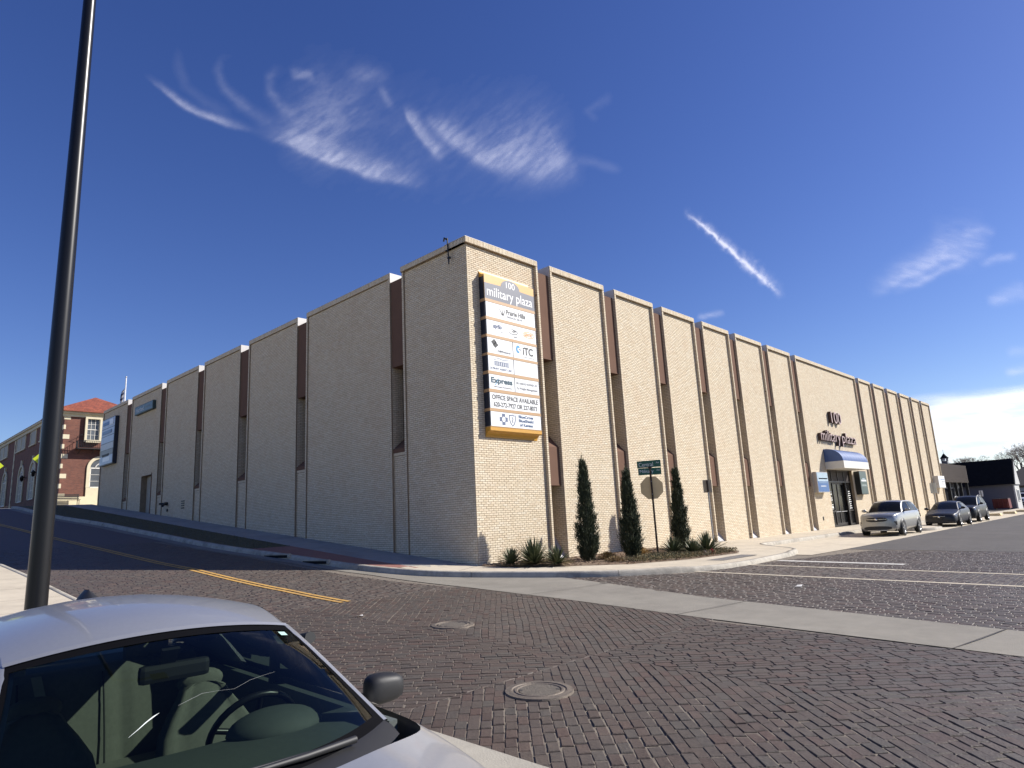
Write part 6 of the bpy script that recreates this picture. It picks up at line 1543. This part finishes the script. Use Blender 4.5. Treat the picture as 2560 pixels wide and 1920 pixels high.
w_ = MB().box(.9, -3.06, .5, 2.3, -3.002, 1.85).build('window', m_wood, gb); MB().box(1.0, -3.075, .6, 2.2, -3.06, 1.75).build('pane', M('pane_grey', (.3, .32, .33), .2), w_)
for k in range(3): MB().box(.35+.4*k, 1.0-1.9*k, 3.42+.0*k, .55+.4*k, 1.35-1.9*k, 3.6).build('roof_vent', m_greywall, gb) if False else None
m = MB(); cx_, cy_ = 1.7, 3.55; m.box(cx_-.36, cy_-.30, 4.9, cx_+.36, cy_+.30, 5.7); cpm = m.build('cupola', M('cupola_grey', (.10, .10, .11), .7), gb)
for s in (-1, 1): MB().box(cx_-.37, cy_-.13, 5.72, cx_-.3, cy_+.13, 6.05).build('cupola_louvre', m_gable, cpm) if s > 0 else None
m = MB()
for a, b in ((-.33, -.27), (-.33, .27), (.33, -.27), (.33, .27)): m.box(cx_+a-.05, cy_+b-.05, 5.7, cx_+a+.05, cy_+b+.05, 6.05)
m.build('cupola_post', m_greywall, cpm)
MB().lathe([(.50, 6.02), (.48, 6.06), (.25, 6.32), (.10, 6.55), (.0, 6.65)], 8, (cx_, cy_, 0), smooth=False).build('cupola_roof', m_dkroof, cpm)
MB().tube([(cx_, cy_, 6.6), (cx_, cy_, 7.1)], .018, 6).build('weather_vane', m_black, cpm)
fh = thing('far_house', 'dark-roofed house behind the grey building at the right edge', 'building', (112, -4, 0))
MB().box(-4, -9, -.6, 6, 6, 2.6).build('wall', M('tan_wall', (.20, .18, .15), .8), fh)
MB().add([(-5, -10, 2.5), (7, -10, 2.5), (7, 7, 2.5), (-5, 7, 2.5), (1, -5, 5.7), (1, 3, 5.7)], [(0, 1, 4), (1, 2, 5, 4), (2, 3, 5), (3, 0, 4, 5), (3, 2, 1, 0)]).build('roof', M('dark_shingle', (.05, .042, .038), .85, var=.2), fh)
MB().box(-4.05, -9, 1.7, -4.0, 6, 2.2).build('fascia_band', m_gable, fh); MB().box(-4.06, -6, .8, -4.01, 2, 1.7).build('window_band', M('blue_band', (.02, .03, .08), .4), fh)
dp = thing('dumpster', 'dark red metal dumpster standing against the grey building', 'dumpster', (76.5, -2.05, -.2))
m_dred = M('dumpster_red', (.13, .022, .02), .6, var=.25, vs=5)
m = MB(); m.prism([(-.75, -.72, .08), (-.75, .72, .08), (-.95, .72, 1.05), (-.95, -.72, 1.05)][::-1], (1.6, 0, 0)); m.build('bin', m_dred, dp)
for y in (-.6, -.2, .2, .6): MB().box(-1.0, y-.04, .2, -.93, y+.04, 1.0).build('rib', m_dred, dp)
for s in (-1, 1): MB().bbox(-.95, s*.36-.35, 1.05, .66, s*.36+.35, 1.13, .02).build('lid', M('lid_dark', (.05, .03, .03), .6), dp)
for s in (-1, 1): MB().box(-.6, s*.60-.05, 0, .5, s*.60+.05, .08).build('skid', m_black, dp)
m_stop = M('yellow_concrete', (.62, .50, .28), .85, var=.15, vs=4)
for k, (x, y) in enumerate(((52.7, -4.8), (58.3, -5.05), (64.5, -5.2))):
    t = thing('wheel_stop', ('yellow concrete wheel stop nearest the black vehicle', 'middle yellow concrete wheel stop', 'yellow concrete wheel stop at the right edge')[k], 'wheel stop', (x, y, zr(x, y)), group='wheel stops in the lot')
    MB().prism([(-.5, -.42, 0), (-.38, -.36, .20), (.38, -.36, .20), (.5, -.42, 0)][::-1], (0, .85, 0)).build('block', m_stop, t, bev=.03)
    for s in (-1, 1): MB().tube([(0, s*.2, .19), (0, s*.2, .212)], .03, 8).build('pin', m_iron, t)
# bare winter trees
m_twig = M('twig_bark', (.16, .13, .11), .9, var=.2)
def bare_tree(x, y, z, h, spread, label, seed, depth=5):
    rs = random.Random(seed); t = thing('bare_tree', label, 'tree', (x, y, z), group='bare trees on the skyline')
    tr = MB(); tr.tube([(0, 0, -.2), (.05, .03, h*.18), (0.02, .1, h*.36)], [h*.035, h*.028, h*.022], 8); tr.build('trunk', m_bark, t)
    br = MB()
    def grow(p, d, l, r, k):
        q = p+d*l*.5+Vector((rs.gauss(0, .05), rs.gauss(0, .05), 0))*l; e = q+(d+Vector((rs.gauss(0, .15), rs.gauss(0, .15), rs.gauss(.05, .1)))).normalized()*l*.5
        br.tube([p, q, e], [r, r*.8, r*.6], 5 if k > 2 else 3, caps=False)
        if k == 0: return
        for _ in range(3 if k > 1 else 4):
            v = (d+Vector((rs.gauss(0, spread), rs.gauss(0, spread), rs.gauss(.12, .3)))).normalized(); grow(e, v, l*rs.uniform(.6, .8), max(r*.58, .012), k-1)
    for a in range(4): grow(Vector((.02, .1, h*.34)), Vector((math.cos(a*1.6+seed)*.55, math.sin(a*1.6+seed)*.55, 1)).normalized(), h*.20, h*.016, depth)
    br.build('crown', m_twig, t)
bare_tree(118, 7.2, -.3, 9.3, .5, 'small bare tree behind the cupola building, left of the dark ridge', 3)
bare_tree(120, .8, -.3, 9.6, .6, 'bare tree with fine twigs right of the dark roof ridge', 5)
bare_tree(125, -1.6, -.3, 11.4, .55, 'fuller bare tree cut by the right edge of the picture', 9)
# litter
def litter(x, y, s, mt, label, seed):
    rs = random.Random(seed); z = zr(x, y)+.012
    tag(MB().grid([[(x+(i-1)*s+rs.gauss(0, s*.15), y+(j-1)*s*.6+rs.gauss(0, s*.1), z+rs.uniform(0, s*.35)) for i in range(3)] for j in range(3)], True).build('litter', mt), label, 'litter')
m_paper = M('paper', (.62, .60, .56), .8)
litter(-6.9, -4.3, .06, m_paper, 'scrap of white paper on the bricks near the centre line end', 1)
litter(.55, -9.0, .10, m_paper, 'flat white scrap on the bricks before the crosswalk', 2)
